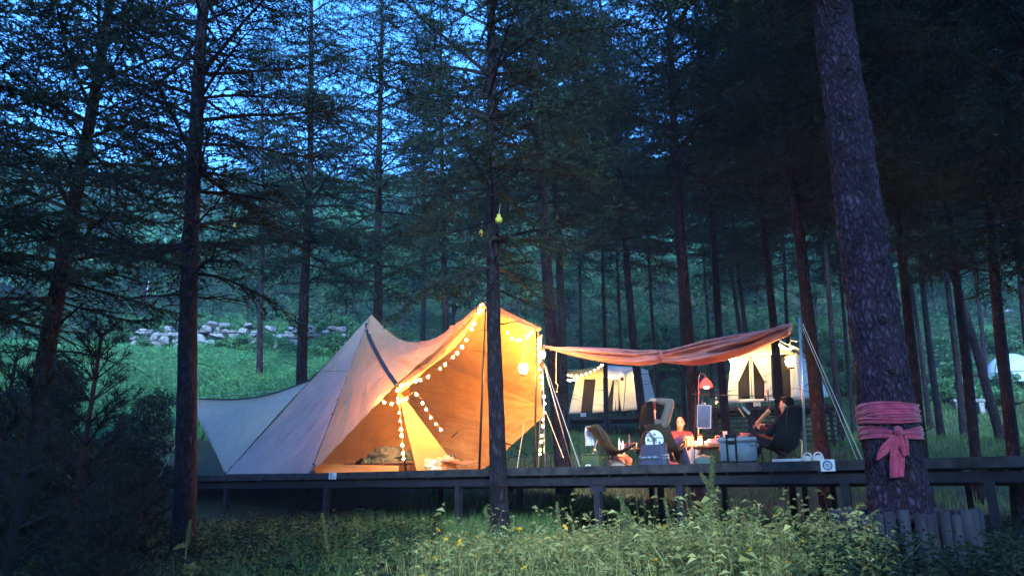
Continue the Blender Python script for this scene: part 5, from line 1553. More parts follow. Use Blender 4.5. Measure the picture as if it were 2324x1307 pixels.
def head(m, c, tilt=0, yaw=0):
    R = Matrix.Rotation(yaw, 3, 'Z') @ Matrix.Rotation(tilt, 3, 'X'); c = Vector(c)
    def w(x, y, z): return c + R @ Vector((x, y, z))
    m.ball(w(0, -.005, .012), (.074, .094, .108), 20, 14, R)
    m.ball(w(0, .022, -.055), (.056, .066, .062), 16, 10, R)
    m.ball(w(0, .07, -.098), .020, 10, 8)
    cap(m, w(0, .088, .022), .009, w(0, .112, -.022), .013)
    m.ball(w(0, .078, .034), (.05, .02, .012), 12, 8, R)
    for sx in (-1, 1):
        m.ball(w(sx * .076, -.008, -.008), (.010, .022, .032), 10, 8, R)
        m.ball(w(sx * .04, .066, -.03), (.024, .02, .024), 10, 8, R)
    m.ball(w(0, .086, -.058), (.024, .012, .007), 10, 6, R); m.ball(w(0, .083, -.07), (.021, .012, .008), 10, 6, R)
    return w, R
def hand(m, c, R, curl=.6, mirror=1):
    """palm at c; R columns: x across, y along fingers, z back of hand"""
    c = Vector(c)
    def w(x, y, z): return c + R @ Vector((x * mirror, y, z))
    m.ball(w(0, .03, 0), (.038, .048, .015), 12, 8, R)
    for i, (x, L) in enumerate(((-.028, .066), (-.010, .076), (.010, .072), (.027, .056))):
        a = w(x, .07, 0); b = w(x * 1.1, .07 + L * .5 * math.cos(curl * .5), -L * .5 * math.sin(curl * .5)); d = w(x * 1.1, .07 + L * .5 * math.cos(curl * .5) + L * .5 * math.cos(curl * 1.5), -L * .5 * math.sin(curl * .5) - L * .5 * math.sin(curl * 1.5))
        cap(m, w(x, .045, 0), .0095, a, .009); cap(m, a, .009, b, .0085); cap(m, b, .0085, d, .0075)
    cap(m, w(-.032, .012, -.004), .012, w(-.058, .045, -.014), .0095); cap(m, w(-.058, .045, -.014), .0095, w(-.056, .075, -.026), .0085)
M_skin = mat('skin', (0.52, 0.30, 0.22), .5, (0.58, 0.35, 0.26), 12, spec=.35)
M_hair = mat('dark_hair', (0.004, 0.003, 0.003), .6, (0.010, 0.006, 0.005), 40, .6, 90, stretch=(1, 1, .12), spec=.08)
M_eye = mat('eye_dark', (0.01, 0.008, 0.008), .2)
M_lip = mat('lips', (0.42, 0.14, 0.12), .5)
M_shirt = mat('grey_brown_shirt', (0.13, 0.10, 0.085), .85, (0.18, 0.14, 0.12), 7, .4, 26)
M_black = mat('black_cloth', (0.004, 0.004, 0.006), .85, (0.008, 0.007, 0.010), 9, .3, 40)
M_navy = mat('navy_cloth', (0.03, 0.035, 0.09), .8, (0.05, 0.055, 0.12), 9, .3, 30)
M_coral = mat('coral_top', (0.16, 0.04, 0.04), .8, (0.2, 0.06, 0.055), 8, .2, 30)
M_teal = mat('teal_trousers', (0.08, 0.14, 0.13), .85, (0.13, 0.2, 0.18), 6, .4, 30)
HD = lambda v: math.atan2(v.y, v.x) - math.pi / 2       # heading that turns local +Y onto v
def face_bits(f, c, yaw, tilt=0):
    R = Matrix.Rotation(yaw, 3, 'Z') @ Matrix.Rotation(tilt, 3, 'X'); RH = Matrix.Rotation(f.h, 3, 'Z'); c = Vector(c)
    for sx in (-1, 1):
        m = MB(); m.ball(f.base + RH @ (c + R @ Vector((sx * .031, .082, .008))), (.013, .008, .006), 8, 6, RH @ R); m.build('eye', M_eye, f.body)
        m = MB(); m.ball(f.base + RH @ (c + R @ Vector((sx * .032, .090, .034))), (.018, .006, .0045), 8, 6, RH @ R); m.build('eyebrow', M_hair, f.body)
    m = MB(); m.ball(f.base + RH @ (c + R @ Vector((0, .094, -.062))), (.021, .007, .009), 8, 6, RH @ R); m.build('lips', M_lip, f.body)
def sit_legs(m, inf=0.0, knee=(.13, .42, .42), foot=(.13, .60, .06), feet=True):
    for sx in (-1, 1):
        h = (sx * .095, .03, .27); k = (sx * knee[0], knee[1], knee[2]); a = (sx * foot[0], foot[1], foot[2])
        cap(m, h, .085 + inf, k, .058 + inf); cap(m, k, .056 + inf, a, .04 + inf)
        if feet: cap(m, a, .04, (a[0] * 1.05, a[1] + .15, .035), .03)
def torso(m, inf=0.0, neck=(0, -.17, .70)):
    cap(m, (0, .0, .27), .125 + inf, (0, -.06, .42), .118 + inf)
    for sx in (-1, 1):
        cap(m, (sx * .05, -.05, .40), .105 + inf, (sx * .085, -.13, .60), .09 + inf)
        cap(m, (sx * .03, -.15, .66), .06 + inf, (sx * .165, -.14, .645), .055 + inf)
    if inf == 0: cap(m, neck, .05, (0, -.16, .80), .047)
# --- woman with raised arm, seen from behind
b1 = K(1503, .95)
f = Fig(b1, HD(DN + DE * .12), 'long haired person seen from behind with one arm bent over the head')
hc = (-.045, -.15, .885)
eR, hR = Vector((.29, -.10, .965)), Vector((.0, -.17, 1.03))
def body(m):
    torso(m); sit_legs(m)
    head(m, hc)
    cap(m, (.185, -.14, .645), .05, eR, .043); cap(m, eR, .042, hR, .03)
    d = (Vector((-.1, -.17, .99)) - hR).normalized(); z = Vector((0, 0, 1)); x = d.cross(z).normalized(); z = x.cross(d)
    hand(m, hR, Matrix((x, d, z)).transposed(), .9)
    cap(m, (-.185, -.14, .645), .05, (-.25, -.02, .45), .042); cap(m, (-.25, -.02, .45), .04, (-.16, .2, .42), .028)
    hand(m, (-.16, .2, .42), Matrix.Identity(3), .7, -1)
f.part('body', body, M_skin, .007)
def top(m):
    torso(m, .014); cap(m, (.185, -.14, .645), .078, eR, .070); cap(m, eR, .070, eR.lerp(hR, .62), .05)
    cap(m, (-.185, -.14, .645), .066, (-.25, -.02, .45), .056); cap(m, (-.25, -.02, .45), .055, (-.18, .14, .43), .045)
f.part('shirt', top, M_shirt, .010)
f.part('trousers', lambda m: sit_legs(m, .014, feet=False), M_navy, .012)
def hair(m):
    c = Vector(hc)
    m.ball(c + Vector((0, -.022, .03)), (.092, .105, .105), 18, 12)
    for k in range(9):
        x = -.085 + k * .0212
        cap(m, c + Vector((x * .95, -.085 - .02 * math.cos(x * 15), .02)), .034, c + Vector((x * 1.25, -.115, -.26 - .03 * math.sin(k * 2.1))), .03)
        cap(m, c + Vector((x * 1.25, -.115, -.22)), .03, c + Vector((x * 1.15 - .01, -.12, -.36 - .04 * math.cos(k * 1.7))), .012)
f.part('hair', hair, M_hair, .009)
# --- woman behind the table
b2 = K(1556, 2.9)
f = Fig(b2, HD(-DN * .8 + DE * .55), 'person facing the camera behind the table, lit orange by the candle')
hc = (0, -.09, .86)
def body(m):
    torso(m, neck=(0, -.15, .70)); sit_legs(m); head(m, hc, -.15, -.25)
    for sx in (-1, 1):
        cap(m, (sx * .185, -.14, .645), .045, (sx * .23, .02, .44), .038); cap(m, (sx * .23, .02, .44), .037, (sx * .10, .22, .47), .026)
        hand(m, (sx * .10, .22, .47), Matrix.Rotation(sx * .6, 3, 'Z'), .7, sx)
f.part('body', body, M_skin, .007)
def top(m): torso(m, .012)
f.part('top', top, M_coral, .010); f.part('trousers', lambda m: sit_legs(m, .016, feet=False), M_teal, .012)
def hair(m):
    c = Vector(hc)
    m.ball(c + Vector((.0, -.028, .042)), (.092, .098, .098), 18, 12); m.ball(c + Vector((0, -.11, .05)), .05, 12, 8)
    for sx in (-1, 1): cap(m, c + Vector((sx * .066, .02, .07)), .028, c + Vector((sx * .088, -.02, -.10)), .02)
f.part('hair', hair, M_hair, .008)
face_bits(f, hc, -.25, -.15)
# --- man in black
b3 = K(1786, 1.25)
f = Fig(b3, HD(-DE + DN * .25), 'short haired man in black sitting in profile holding a tan roll')
hc = (.0, -.13, .855)
eL, hL = Vector((.20, .12, .50)), Vector((.12, .36, .60))
def body(m):
    torso(m); sit_legs(m, knee=(.13, .40, .40)); head(m, hc, .05, .0)
    cap(m, (.185, -.14, .645), .05, eL, .043); cap(m, eL, .042, hL, .03)
    hand(m, hL, Matrix.Rotation(.5, 3, 'X'), 1.1)
    cap(m, (-.185, -.14, .645), .05, (-.22, .06, .46), .043); cap(m, (-.22, .06, .46), .042, (-.06, .30, .56), .03)
    hand(m, (-.06, .30, .56), Matrix.Rotation(.4, 3, 'X'), 1.1, -1)
f.part('body', body, M_skin, .007)
def top(m):
    torso(m, .016); cap(m, (0, -.15, .66), .075, (0, -.155, .735), .062)
    cap(m, (.185, -.14, .645), .07, eL, .062); cap(m, eL, .062, eL.lerp(hL, .75), .05)
    cap(m, (-.185, -.14, .645), .07, (-.22, .06, .46), .06); cap(m, (-.22, .06, .46), .06, (-.1, .24, .54), .048)
f.part('jacket', top, M_black, .010); f.part('trousers', lambda m: sit_legs(m, .014, (.13, .40, .40), feet=False), M_black, .012)
def hair(m):
    c = Vector(hc)
    m.ball(c + Vector((0, -.030, .040)), (.083, .093, .092), 18, 12); m.ball(c + Vector((0, .035, .096)), (.062, .055, .03), 12, 8); m.ball(c + Vector((0, -.07, -.03)), (.065, .04, .06), 12, 8)
f.part('hair', hair, M_hair, .008)
face_bits(f, hc, 0, .05)
RH = Matrix.Rotation(f.h, 3, 'Z')
m = MB()
for sx in (-1, 1):
    cc = f.base + RH @ (Vector(hc) + Vector((sx * .032, .098, .008)))
    m.tube([cc + RH @ Vector((.022 * math.cos(t), 0, .017 * math.sin(t))) for t in np.linspace(0, 6.283, 16)], .0025, 5)
    m.tube([cc + RH @ Vector((sx * .022, 0, .004)), f.base + RH @ (Vector(hc) + Vector((sx * .08, -.01, .01)))], .0025, 5)
m.build('glasses', M_pole, f.e)
M_roll = mat('tan_roll', (0.5, 0.3, 0.13), .6, (0.6, 0.38, 0.18), 16, .2, 40)
m = MB(); m.tube([Q(1718, 961, 1.35), Q(1745, 932, 1.35)], .03, 14); m.tube([Q(1741, 936, 1.35), Q(1746, 931, 1.35)], .033, 14)
put('tan_roll', m, M_roll, 'tan cylindrical roll held up by the man in black', 'roll')

# ------------------------------------------------------------------ chairs
def sling_chair(base, heading, fabric, lab, W=.29, top_h=.68, top_back=.36, name='camp_chair', wing=.12, seat=.2, grp='folding camp chairs on the deck'):
    e = empty(name, base, lab, 'chair', grp)
    R = Matrix.Rotation(heading, 3, 'Z')
    def w(x, y, z): return base + R @ Vector((x, y, z))
    prof = catmull([(0, .34, .33), (0, .2, seat + .05), (0, .0, seat), (0, -.14, seat + .1), (0, -.24, (seat + top_h) / 2 + .05), (0, -top_back, top_h)], 30)
    def fn(u, v):
        x = (u - .5) * 2; p = prof[min(int(round(v * 30)), 30)]
        wd = W * (.86 + .2 * math.sin(math.pi * min(1, v * 1.1)))
        k = x * x
        return w(x * wd, p.y + wing * k * (.3 + v), p.z + .09 * k * (1 - v) - .05 * (1 - k) * max(0, v - .75) * 2 + .006 * math.sin(x * 9 + v * 7))
    m = MB(); m.grid(fn, 16, 30); m.build('seat', fabric, e, thick=.008)
    hub = w(0, -.02, .15)
    hubs = [w(-.12, -.02, .15), w(.12, -.02, .15)]
    m = MB(); m.tube([hubs[0], hubs[1]], .013, 8); m.ball(hubs[0], .022, 8, 6); m.ball(hubs[1], .022, 8, 6); m.build('hub', M_pole, e)
    for i, sx in enumerate((-1, 1)):
        for sy in (-1, 1):
            m = MB(); m.tube([hubs[i], w(sx * .26, .24 * sy, .0)], .009, 7); LEG = m.build('leg', M_pole, e); m = MB(); m.ball(w(sx * .26, .24 * sy, .012), .014, 8, 6); m.build('foot', M_pole, LEG)
        m = MB(); m.tube([hubs[i], w(sx * W * .95, -top_back + wing * 1.1, top_h - .02)], .009, 7); m.build('upright', M_pole, e)
        m = MB(); m.tube([hubs[i], w(sx * W * .9, .34 + wing * .3, .40)], .009, 7); m.build('upright', M_pole, e)
    return e, w
M_brown = mat('brown_canvas', (0.085, 0.042, 0.017), .85, (0.12, 0.062, 0.026), 6, .3, 50)
e, wch = sling_chair(K(1392, .75), HD(DE * .75 + DN * .55), M_brown, 'empty brown sling chair with a towel over its back', W=.31, top_h=.66, top_back=.40)
M_towel = mat('lilac_towel', (0.6, 0.58, 0.66), .95, (0.7, 0.68, 0.74), 30, .5, 120)
tw = wch(-.24, -.30, .67); tr = RD
def ft(u, v):
    s_ = (v - .22); x = (u - .5) * .17
    z = -abs(s_) * .42 if s_ > 0 else -abs(s_) * .5
    y = -.02 - .035 * min(1, max(0, s_ * 6)) if s_ > 0 else .03
    return tw + tr @ Vector((x + .006 * math.sin(v * 9), y + .012 * math.sin(u * 11 + v * 2), z + .012))
m = MB(); m.grid(ft, 10, 24)
o_ = m.build('towel', M_towel, None, thick=.008); tag(o_, 'pale lilac towel hanging over the brown sling chair', 'towel')
M_brown2 = mat('dark_brown_canvas', (0.03, 0.017, 0.008), .85, (0.05, 0.03, 0.014), 6, .3, 50)
sling_chair(b1 + DN * -.02, HD(DN + DE * .12), M_brown2, 'dark brown high backed chair of the long haired person', W=.29, top_h=.66, top_back=.30, wing=.16)
sling_chair(b3 + DE * .06, HD(-DE + DN * .25), M_black, 'black bucket sling chair of the man in black', W=.33, top_h=.82, top_back=.42, wing=.16)
sling_chair(b2 + DN * .02, HD(-DN * .8 + DE * .55), M_brown2, 'low chair of the person behind the table', W=.27, top_h=.55, top_back=.3)

# ------------------------------------------------------------------ table and everything on it
M_oak = mat('table_wood', (0.30, 0.15, 0.07), .55, (0.40, 0.21, 0.10), 5, .2, 30, stretch=(1, 6, 1))
tz = .36
ta, tb = K(1432, 1.75), K(1668, 1.75)
tdir = (tb - ta).normalized(); tl = (tb - ta).length
tab = empty('camp_table', (ta + tb) / 2, 'low wooden slat table in the middle of the camp', 'table')
for k in range(7):
    m = MB(); m.box(ta.lerp(tb, .5) + DN * (.05 + k * .1) + Vector((0, 0, tz - .015)), (tl, .092, .022), M=RD); m.build('slat', M_oak, tab, False)
for k in (.06, .94):
    m = MB(); m.box(ta.lerp(tb, k) + DN * .35 + Vector((0, 0, tz - .045)), (.04, .66, .03), M=RD); m.build('rail', M_oak, tab, False)
    for s_ in (.05, .65):
        m = MB(); m.tube([ta.lerp(tb, k) + DN * s_ + Vector((0, 0, tz - .05)), ta.lerp(tb, k) + DN * (.7 - s_)], .014, 7); m.build('leg', M_pole, tab)
def T(px, s_, h=0.0): return K(px, s_, tz + h)
M_enamel = mat('dark_enamel', (0.05, 0.03, 0.03), .3, spec=.5)
M_white2 = mat('white_ceramic', (0.75, 0.72, 0.7), .3)
M_pinkp = mat('pink_enamel', (0.75, 0.35, 0.36), .35)
M_glass = mat('clear_glass', (0.85, 0.8, 0.75), .1, spec=.6, transl=.4)
M_inox = mat('inox', (0.55, 0.53, 0.5), .25, metal=.9)
# pot
c = T(1563, 2.0)
e = empty('cooking_pot', c, 'dark cooking pot with lid on the table beside the candle', 'pot')
m = MB(); m.lathe(c, [(.12, 0), (.125, .02), (.125, .15), (.13, .155)], 24); m.build('body', M_enamel, e)
m = MB(); m.lathe(c + Vector((0, 0, .157)), [(.13, 0), (.12, .012), (.06, .032), (.02, .038)], 24); LID = m.build('lid', M_inox, e)
m = MB(); m.lathe(c + Vector((0, 0, .194)), [(.012, 0), (.018, .012), (.014, .022)], 12); m.build('knob', M_inox, LID)
for sg in (-1, 1):
    m = MB(); m.tube([c + DE * sg * .125 + Vector((0, 0, .11)) - DN * .03, c + DE * sg * .165 + Vector((0, 0, .115)), c + DE * sg * .125 + Vector((0, 0, .11)) + DN * .03], .008, 6); m.build('handle', M_inox, e)
# candle lantern
c = T(1597, 1.85)
e = empty('candle_lantern', c, 'small burning candle lantern on the table', 'lantern', 'lit lanterns around the camp')
m = MB(); m.lathe(c, [(.045, 0), (.05, .01), (.045, .02)], 16); m.build('base', M_brass, e)
m = MB(); m.lathe(c + Vector((0, 0, .022)), [(.012, 0), (.026, .025), (.03, .05), (.018, .085), (.005, .105)], 12); m.build('flame', E_flame, e)
for k in range(4):
    a_ = k * 1.57 + .5; m = MB(); m.tube([c + Vector((.045 * math.cos(a_), .045 * math.sin(a_), .02)), c + Vector((.045 * math.cos(a_), .045 * math.sin(a_), .15))], .004, 5); m.build('bar', M_brass, e)
m = MB(); m.lathe(c + Vector((0, 0, .15)), [(.05, 0), (.045, .012), (.02, .035)], 16); m.build('cap', M_brass, e)
# griddle pan with lid
c = T(1638, 1.9)
e = empty('casserole', c, 'pale pink lidded casserole on the table right of the candle', 'pot')
m = MB(); m.lathe(c, [(.15, 0), (.165, .02), (.168, .075)], 26); m.build('body', M_pinkp, e)
m = MB(); m.lathe(c + Vector((0, 0, .078)), [(.17, 0), (.15, .018), (.06, .03), (.02, .03)], 26); m.build('lid', M_pinkp, e)
m = MB(); m.tube([c + DE * -.035 + Vector((0, 0, .105)), c + DE * -.035 + Vector((0, 0, .15)), c + DE * .035 + Vector((0, 0, .15)), c + DE * .035 + Vector((0, 0, .105))], .009, 6); m.build('handle', M_inox, e)
def cup(px, s_, r_, h, mt, lab, nm='cup'):
    c = T(px, s_); m = MB(); m.lathe(c, [(r_ * .8, 0), (r_, h), (r_ * .92, h), (r_ * .72, .008)], 16); put(nm, m, mt, lab, nm, base=c)
cup(1577, 1.85, .028, .085, M_glass, 'small glass right of the dark pot')
cup(1585, 1.83, .028, .07, M_white2, 'white cup close left of the candle')
cup(1612, 1.8, .03, .06, M_white2, 'white cup just right of the candle')
cup(1447, 1.8, .04, .1, M_inox, 'metal mug at the left end of the table')
cup(1436, 1.95, .035, .085, M_pinkp, 'red cup behind the metal mug at the left end of the table')
cup(1556, 1.78, .03, .06, M_coral, 'red cup in front of the dark pot')
c = T(1434, 2.15); m = MB(); m.lathe(c, [(.035, 0), (.038, .02), (.038, .15), (.014, .2), (.014, .26), (.016, .26), (.016, .275)], 14); put('bottle', m, M_enamel, 'dark slim bottle at the left end of the table', 'bottle', base=c)
for i, (px, s_, r_, h, mt, lab) in enumerate([(1418, 2.1, .03, .16, M_white2, 'white condiment bottle left of the dark bottle'), (1410, 2.2, .025, .22, M_inox, 'slim steel flask at the far left of the table'), (1425, 1.95, .03, .11, M_coral, 'red condiment jar near the dark bottle')]):
    c = T(px, s_); m = MB(); m.lathe(c, [(r_, 0), (r_, h * .6), (r_ * .4, h * .8), (r_ * .45, h)], 12); put('condiment_bottle', m, mt, lab, 'bottle', base=c)
# stand table for bowls near the cooler
c0 = K(1690, 1.5)
e = empty('side_table', c0, 'small dark side table behind the cooler carrying bowls', 'table')
m = MB(); m.box(c0 + Vector((0, 0, .40)), (.62, .4, .025), M=RD); m.build('top', M_oak, e, False)
for sx in (-.26, .26):
    for sy in (-.15, .15):
        m = MB(); m.tube([c0 + DE * sx + DN * sy + Vector((0, 0, .39)), c0 + DE * sx * 1.05 + DN * sy * 1.1], .012, 6); m.build('leg', M_pole, e)
def S(px, h=0.0, s_=1.5): return K(px, s_, .414 + h)
for i, (px, h, r_, lab, mt) in enumerate([(1703, 0, .115, 'lower of the two stacked bowls behind the cooler', M_white2), (1706, .032, .11, 'upper tilted pinkish bowl on the stack behind the cooler', M_pinkp)]):
    c = S(px, h); m = MB(); m.lathe(c, [(.04, 0), (.075, .012), (r_, .045), (r_ * .97, .047), (.07, .018), (.02, .01)], 24, Matrix.Rotation(.12 * i, 3, 'Y')); put('bowl', m, mt, lab, 'bowl', base=c)
c = S(1656, 0); m = MB(); m.lathe(c, [(.032, 0), (.036, .13), (.033, .13), (.028, .01)], 18); put('glass', m, M_glass, 'tall clear glass standing above the cooler', 'glass', base=c)

# ------------------------------------------------------------------ cooler
M_cool = mat('cooler_grey_blue', (0.085, 0.12, 0.17), .5, (0.11, 0.145, 0.195), 12, .1, 40)
M_lid = mat('cooler_lid', (0.16, 0.19, 0.23), .45, (0.19, 0.22, 0.26), 12)
c = K(1684, .45)
e = empty('cooler', c, 'grey blue wheeled cooler box with a black pull handle at the deck edge', 'cooler')
RC = Matrix.Rotation(math.atan2(DE.y, DE.x) + .28, 3, 'Z')
m = MB(); m.rbox(c + Vector((0, 0, .155)), (.50, .34, .27), .035, M=RC); m.build('body', M_cool, e, auto=50)
m = MB(); m.rbox(c + Vector((0, 0, .325)), (.525, .36, .07), .035, M=RC); LID = m.build('lid', M_lid, e, auto=50)
def cl(x, y, z): return c + RC @ Vector((x, y, z))
hx = -.08
m = MB()
for sx in (-.06, .06): m.rbox(cl(hx + sx, -.188, .19), (.026, .022, .36), .008, M=RC)
m.rbox(cl(hx, -.190, .375), (.15, .03, .045), .012, M=RC); m.rbox(cl(hx, -.182, .285), (.12, .016, .05), .006, M=RC)
m.build('pull_handle', M_black, e, auto=50)
m = MB(); m.rbox(cl(.205, -.186, .255), (.07, .03, .035), .01, M=RC); m.build('latch', M_lid, LID)
m = MB(); m.rbox(cl(.265, 0, .25), (.03, .16, .05), .012, M=RC); m.build('side_handle', M_lid, e)
for sx in (-.2, .2):
    m = MB(); m.lathe(cl(sx, -.12, .04), [(.04, -.02), (.045, -.01), (.045, .01), (.04, .02)], 14, RC @ Matrix.Rotation(math.pi / 2, 3, 'Y')); m.build('wheel', M_black, e)

# ------------------------------------------------------------------ woven tote and round fan
def weave_mat():
    m = bpy.data.materials.new('navy_weave'); m.use_nodes = True; t = m.node_tree; b = t.nodes['Principled BSDF']; b.inputs['Roughness'].default_value = .8
    tc = t.nodes.new('ShaderNodeTexCoord'); mp = t.nodes.new('ShaderNodeMapping'); mp.inputs['Scale'].default_value = (42, 42, 34); mp.inputs['Rotation'].default_value = (.0, .6, 0)
    br = t.nodes.new('ShaderNodeTexBrick'); br.inputs['Color1'].default_value = (.02, .022, .06, 1); br.inputs['Color2'].default_value = (.07, .075, .13, 1); br.inputs['Mortar'].default_value = (.02, .02, .06, 1); br.inputs['Scale'].default_value = 1.0
    sp = t.nodes.new('ShaderNodeSeparateXYZ'); cb = t.nodes.new('ShaderNodeCombineXYZ')
    t.links.new(tc.outputs['Object'], mp.inputs['Vector']); t.links.new(mp.outputs['Vector'], sp.inputs[0]); t.links.new(sp.outputs['X'], cb.inputs['X']); t.links.new(sp.outputs['Z'], cb.inputs['Y'])
    t.links.new(cb.outputs[0], br.inputs['Vector']); t.links.new(br.outputs['Color'], b.inputs['Base Color']); return m
M_weave = weave_mat()
M_band = mat('navy_band', (0.05, 0.055, 0.11), .6, (0.1, 0.11, 0.18), 20)
c = K(1489, .28)
e = empty('tote_bag', c, 'navy woven tote bag with a blank belt band at the deck edge', 'bag')
RT = RD
def tote(wb, wt, d_, z0, z1, off=0.0):
    m = MB()
    def fn(u, v):
        a_ = u * 2 * math.pi; w_ = wb + (wt - wb) * v
        x = math.copysign(abs(math.cos(a_)) ** .45, math.cos(a_)) * (w_ / 2 + off); y = math.copysign(abs(math.sin(a_)) ** .45, math.sin(a_)) * (d_ / 2 * (1 - .25 * v) + off)
        return c + RT @ Vector((x + .004 * math.sin(v * 9), y + .01 * math.sin(a_ * 3 + v * 5) * v, z0 + (z1 - z0) * v + .012 * math.cos(a_ * 2) * v * v))
    m.grid(fn, 40, 14, close_u=True); return m
tote(.45, .37, .2, .005, .31).build('body', M_weave, e)
tote(.447, .432, .2, .095, .135, .004).build('band', M_band, e)
tote(.452, .44, .2, .088, .094, .006).build('trim', M_towel, e); tote(.43, .425, .2, .136, .142, .006).build('trim', M_towel, e)
m = MB(); m.box(c + DE * -.03 - DN * .107 + Vector((0, 0, .115)), (.05, .004, .028), M=RT); m.box(c + DE * .06 - DN * .107 + Vector((0, 0, .115)), (.055, .004, .026), M=RT); m.box(c + DE * -.12 - DN * .107 + Vector((0, 0, .115)), (.07, .004, .02), M=RT); m.build('band_print', mat('band_print', (.25, .3, .42), .6), e, False)
for sy, dx in ((-.06, -.07), (.06, -.02)):
    m = MB(); m.tube([c + RT @ Vector((dx + .11 * math.cos(t), sy, .29 + .20 * math.sin(t))) for t in np.linspace(0, math.pi, 18)], .009, 7); m.build('handle', M_brown, e)
c = K(1491, .27, .365)
e = empty('round_fan', c, 'round white paper fan with small print standing in the tote bag', 'fan')
RF = RD @ Matrix.Rotation(math.pi / 2, 3, 'X')
m = MB(); m.lathe(c, [(.146, -.003), (.148, 0), (.146, .003)], 40, RF); m.build('disc', mat('fan_paper', (.78, .76, .82), .7), e, auto=30)
def fx(x, z, d_=.0055): return c + DE * x + Vector((0, 0, z)) - DN * d_
def text(s_, x, z, sz, rot):
    cu = bpy.data.curves.new('print', 'FONT'); cu.body = s_; cu.size = sz; cu.align_x = 'CENTER'; cu.extrude = .0006; cu.offset = .0012
    o_ = bpy.data.objects.new('print', cu); link(o_)
    me = bpy.data.meshes.new_from_object(o_.evaluated_get(bpy.context.evaluated_depsgraph_get())); bpy.data.objects.remove(o_)
    me.transform((RD @ Matrix.Rotation(math.pi / 2, 3, 'X') @ Matrix.Rotation(rot, 3, 'Z')).to_4x4()); me.materials.clear(); me.materials.append(M_ring); me.name = 'print'
    part('print', me, e, fx(x, z) - origin(e))
text('SOCIA', -.085, .048, .034, -.12); text('ATION', .085, .018, .034, -.12)
m = MB(); m.ball(fx(.01, .075), (.022, .004, .02), 12, 8, RD); m.build('print', M_hair, e)
m = MB(); m.ball(fx(.01, .058, .0075), (.016, .004, .02), 12, 8, RD); m.build('print', mat('fan_face', (.74, .68, .7), .7), e)
m = MB(); m.rbox(fx(.01, .01), (.062, .004, .056), .001, M=RD); m.build('print', mat('fan_green', (.10, .17, .16), .7), e)
m = MB(); m.box(fx(-.095, .006), (.036, .003, .032), M=RD); m.ball(fx(.085, -.038), (.02, .003, .02), 10, 6, RD); m.box(fx(-.06, -.012), (.05, .003, .012), M=RD); m.box(fx(.02, -.035), (.06, .003, .012), M=RD); m.build('print', M_ring, e, False)

# ------------------------------------------------------------------ green box and kit at the left
M_green = mat('olive_box', (0.05, 0.07, 0.03), .7, (0.075, 0.1, 0.045), 8, .2, 30)
c = K(1350, .8)
e = empty('storage_box', c, 'olive green storage box behind the brown chair', 'box')
m = MB(); m.rbox(c + Vector((0, 0, .1)), (.32, .26, .2), .015, M=RD); m.build('body', M_green, e, auto=50)
m = MB(); m.rbox(c + Vector((0, 0, .21)), (.335, .275, .025), .012, M=RD); m.build('lid', M_green, e, auto=50)
m = MB()
for k in range(3): m.ball(c + DE * (-.07 + .035 * k) - DN * .133 + Vector((0, 0, .04 + .008 * (k % 2))), (.018, .004, .015), 8, 6, RD)
m.build('emblem', M_white2, e)
c = K(1356, .85, .225); m = MB(); m.lathe(c, [(.03, 0), (.05, .02), (.055, .06), (.03, .085)], 14); put('kettle', m, M_inox, 'small steel kettle standing on the olive storage box', 'kettle', base=c)
m = MB(); a_, b_ = K(1337, .95), K(1362, 1.05, .52)
m.tube([a_, b_], .012, 7); m.ball(b_, .026, 10, 8); put('folded_stand', m, M_steel, 'pale leaning stand leg behind the olive storage box', 'stand', base=a_)
def crumple(c, r_, mt, lab, nm, seed, cat, amp=.32, rz=0, grp=None, freq=1.6):
    m = MB(); m.ball((0, 0, 0), 1, 36, 22)
    out = []
    Rz = Matrix.Rotation(rz, 3, 'Z')
    for v in m.v:
        p = Vector(v); n_ = 0; f_ = freq; a_ = amp
        for k in range(4):
            n_ += a_ * (abs(mnoise.noise(p * f_ + Vector((seed, seed * .7, k)))) * 2 - .55); f_ *= 1.9; a_ *= .55
        q = p * (1 + n_); z = max(q.z, -.55)
        out.append(c + Rz @ Vector((q.x * r_[0], q.y * r_[1], (z + .55) * r_[2])))
    m.v = out
    return put(nm, m, mt, lab, cat, grp, auto=60)
M_pinkbag = mat('pale_pink_bag', (0.66, 0.5, 0.46), .7, (0.74, 0.58, 0.52), 8, .3, 30, transl=.2)
crumple(K(1403, 1.0), (.13, .1, .13), M_pinkbag, 'pale pink crumpled bag under the brown chair', 'bag', 3.3, 'bag')
crumple(K(1415, 1.5), (.16, .12, .16), mat('amber_bag', (.55, .3, .12), .7, (.65, .38, .18), 8), 'amber bag under the left end of the table', 'bag', 5.1, 'bag')
crumple(K(1528, 1.0), (.12, .1, .05), mat('red_cloth', (.5, .05, .06), .8, (.6, .1, .09), 9), 'red cloth lying on the deck beside the dark brown chair', 'cloth', 6.1, 'cloth')
crumple(K(1603, 1.35), (.17, .13, .12), M_teal, 'teal rounded bag on the deck below the table', 'bag', 8.8, 'bag', amp=.12)
crumple(K(1578, 1.75), (.1, .1, .2), M_pinkbag, 'pale sack under the table near the candle', 'bag', 2.2, 'bag')
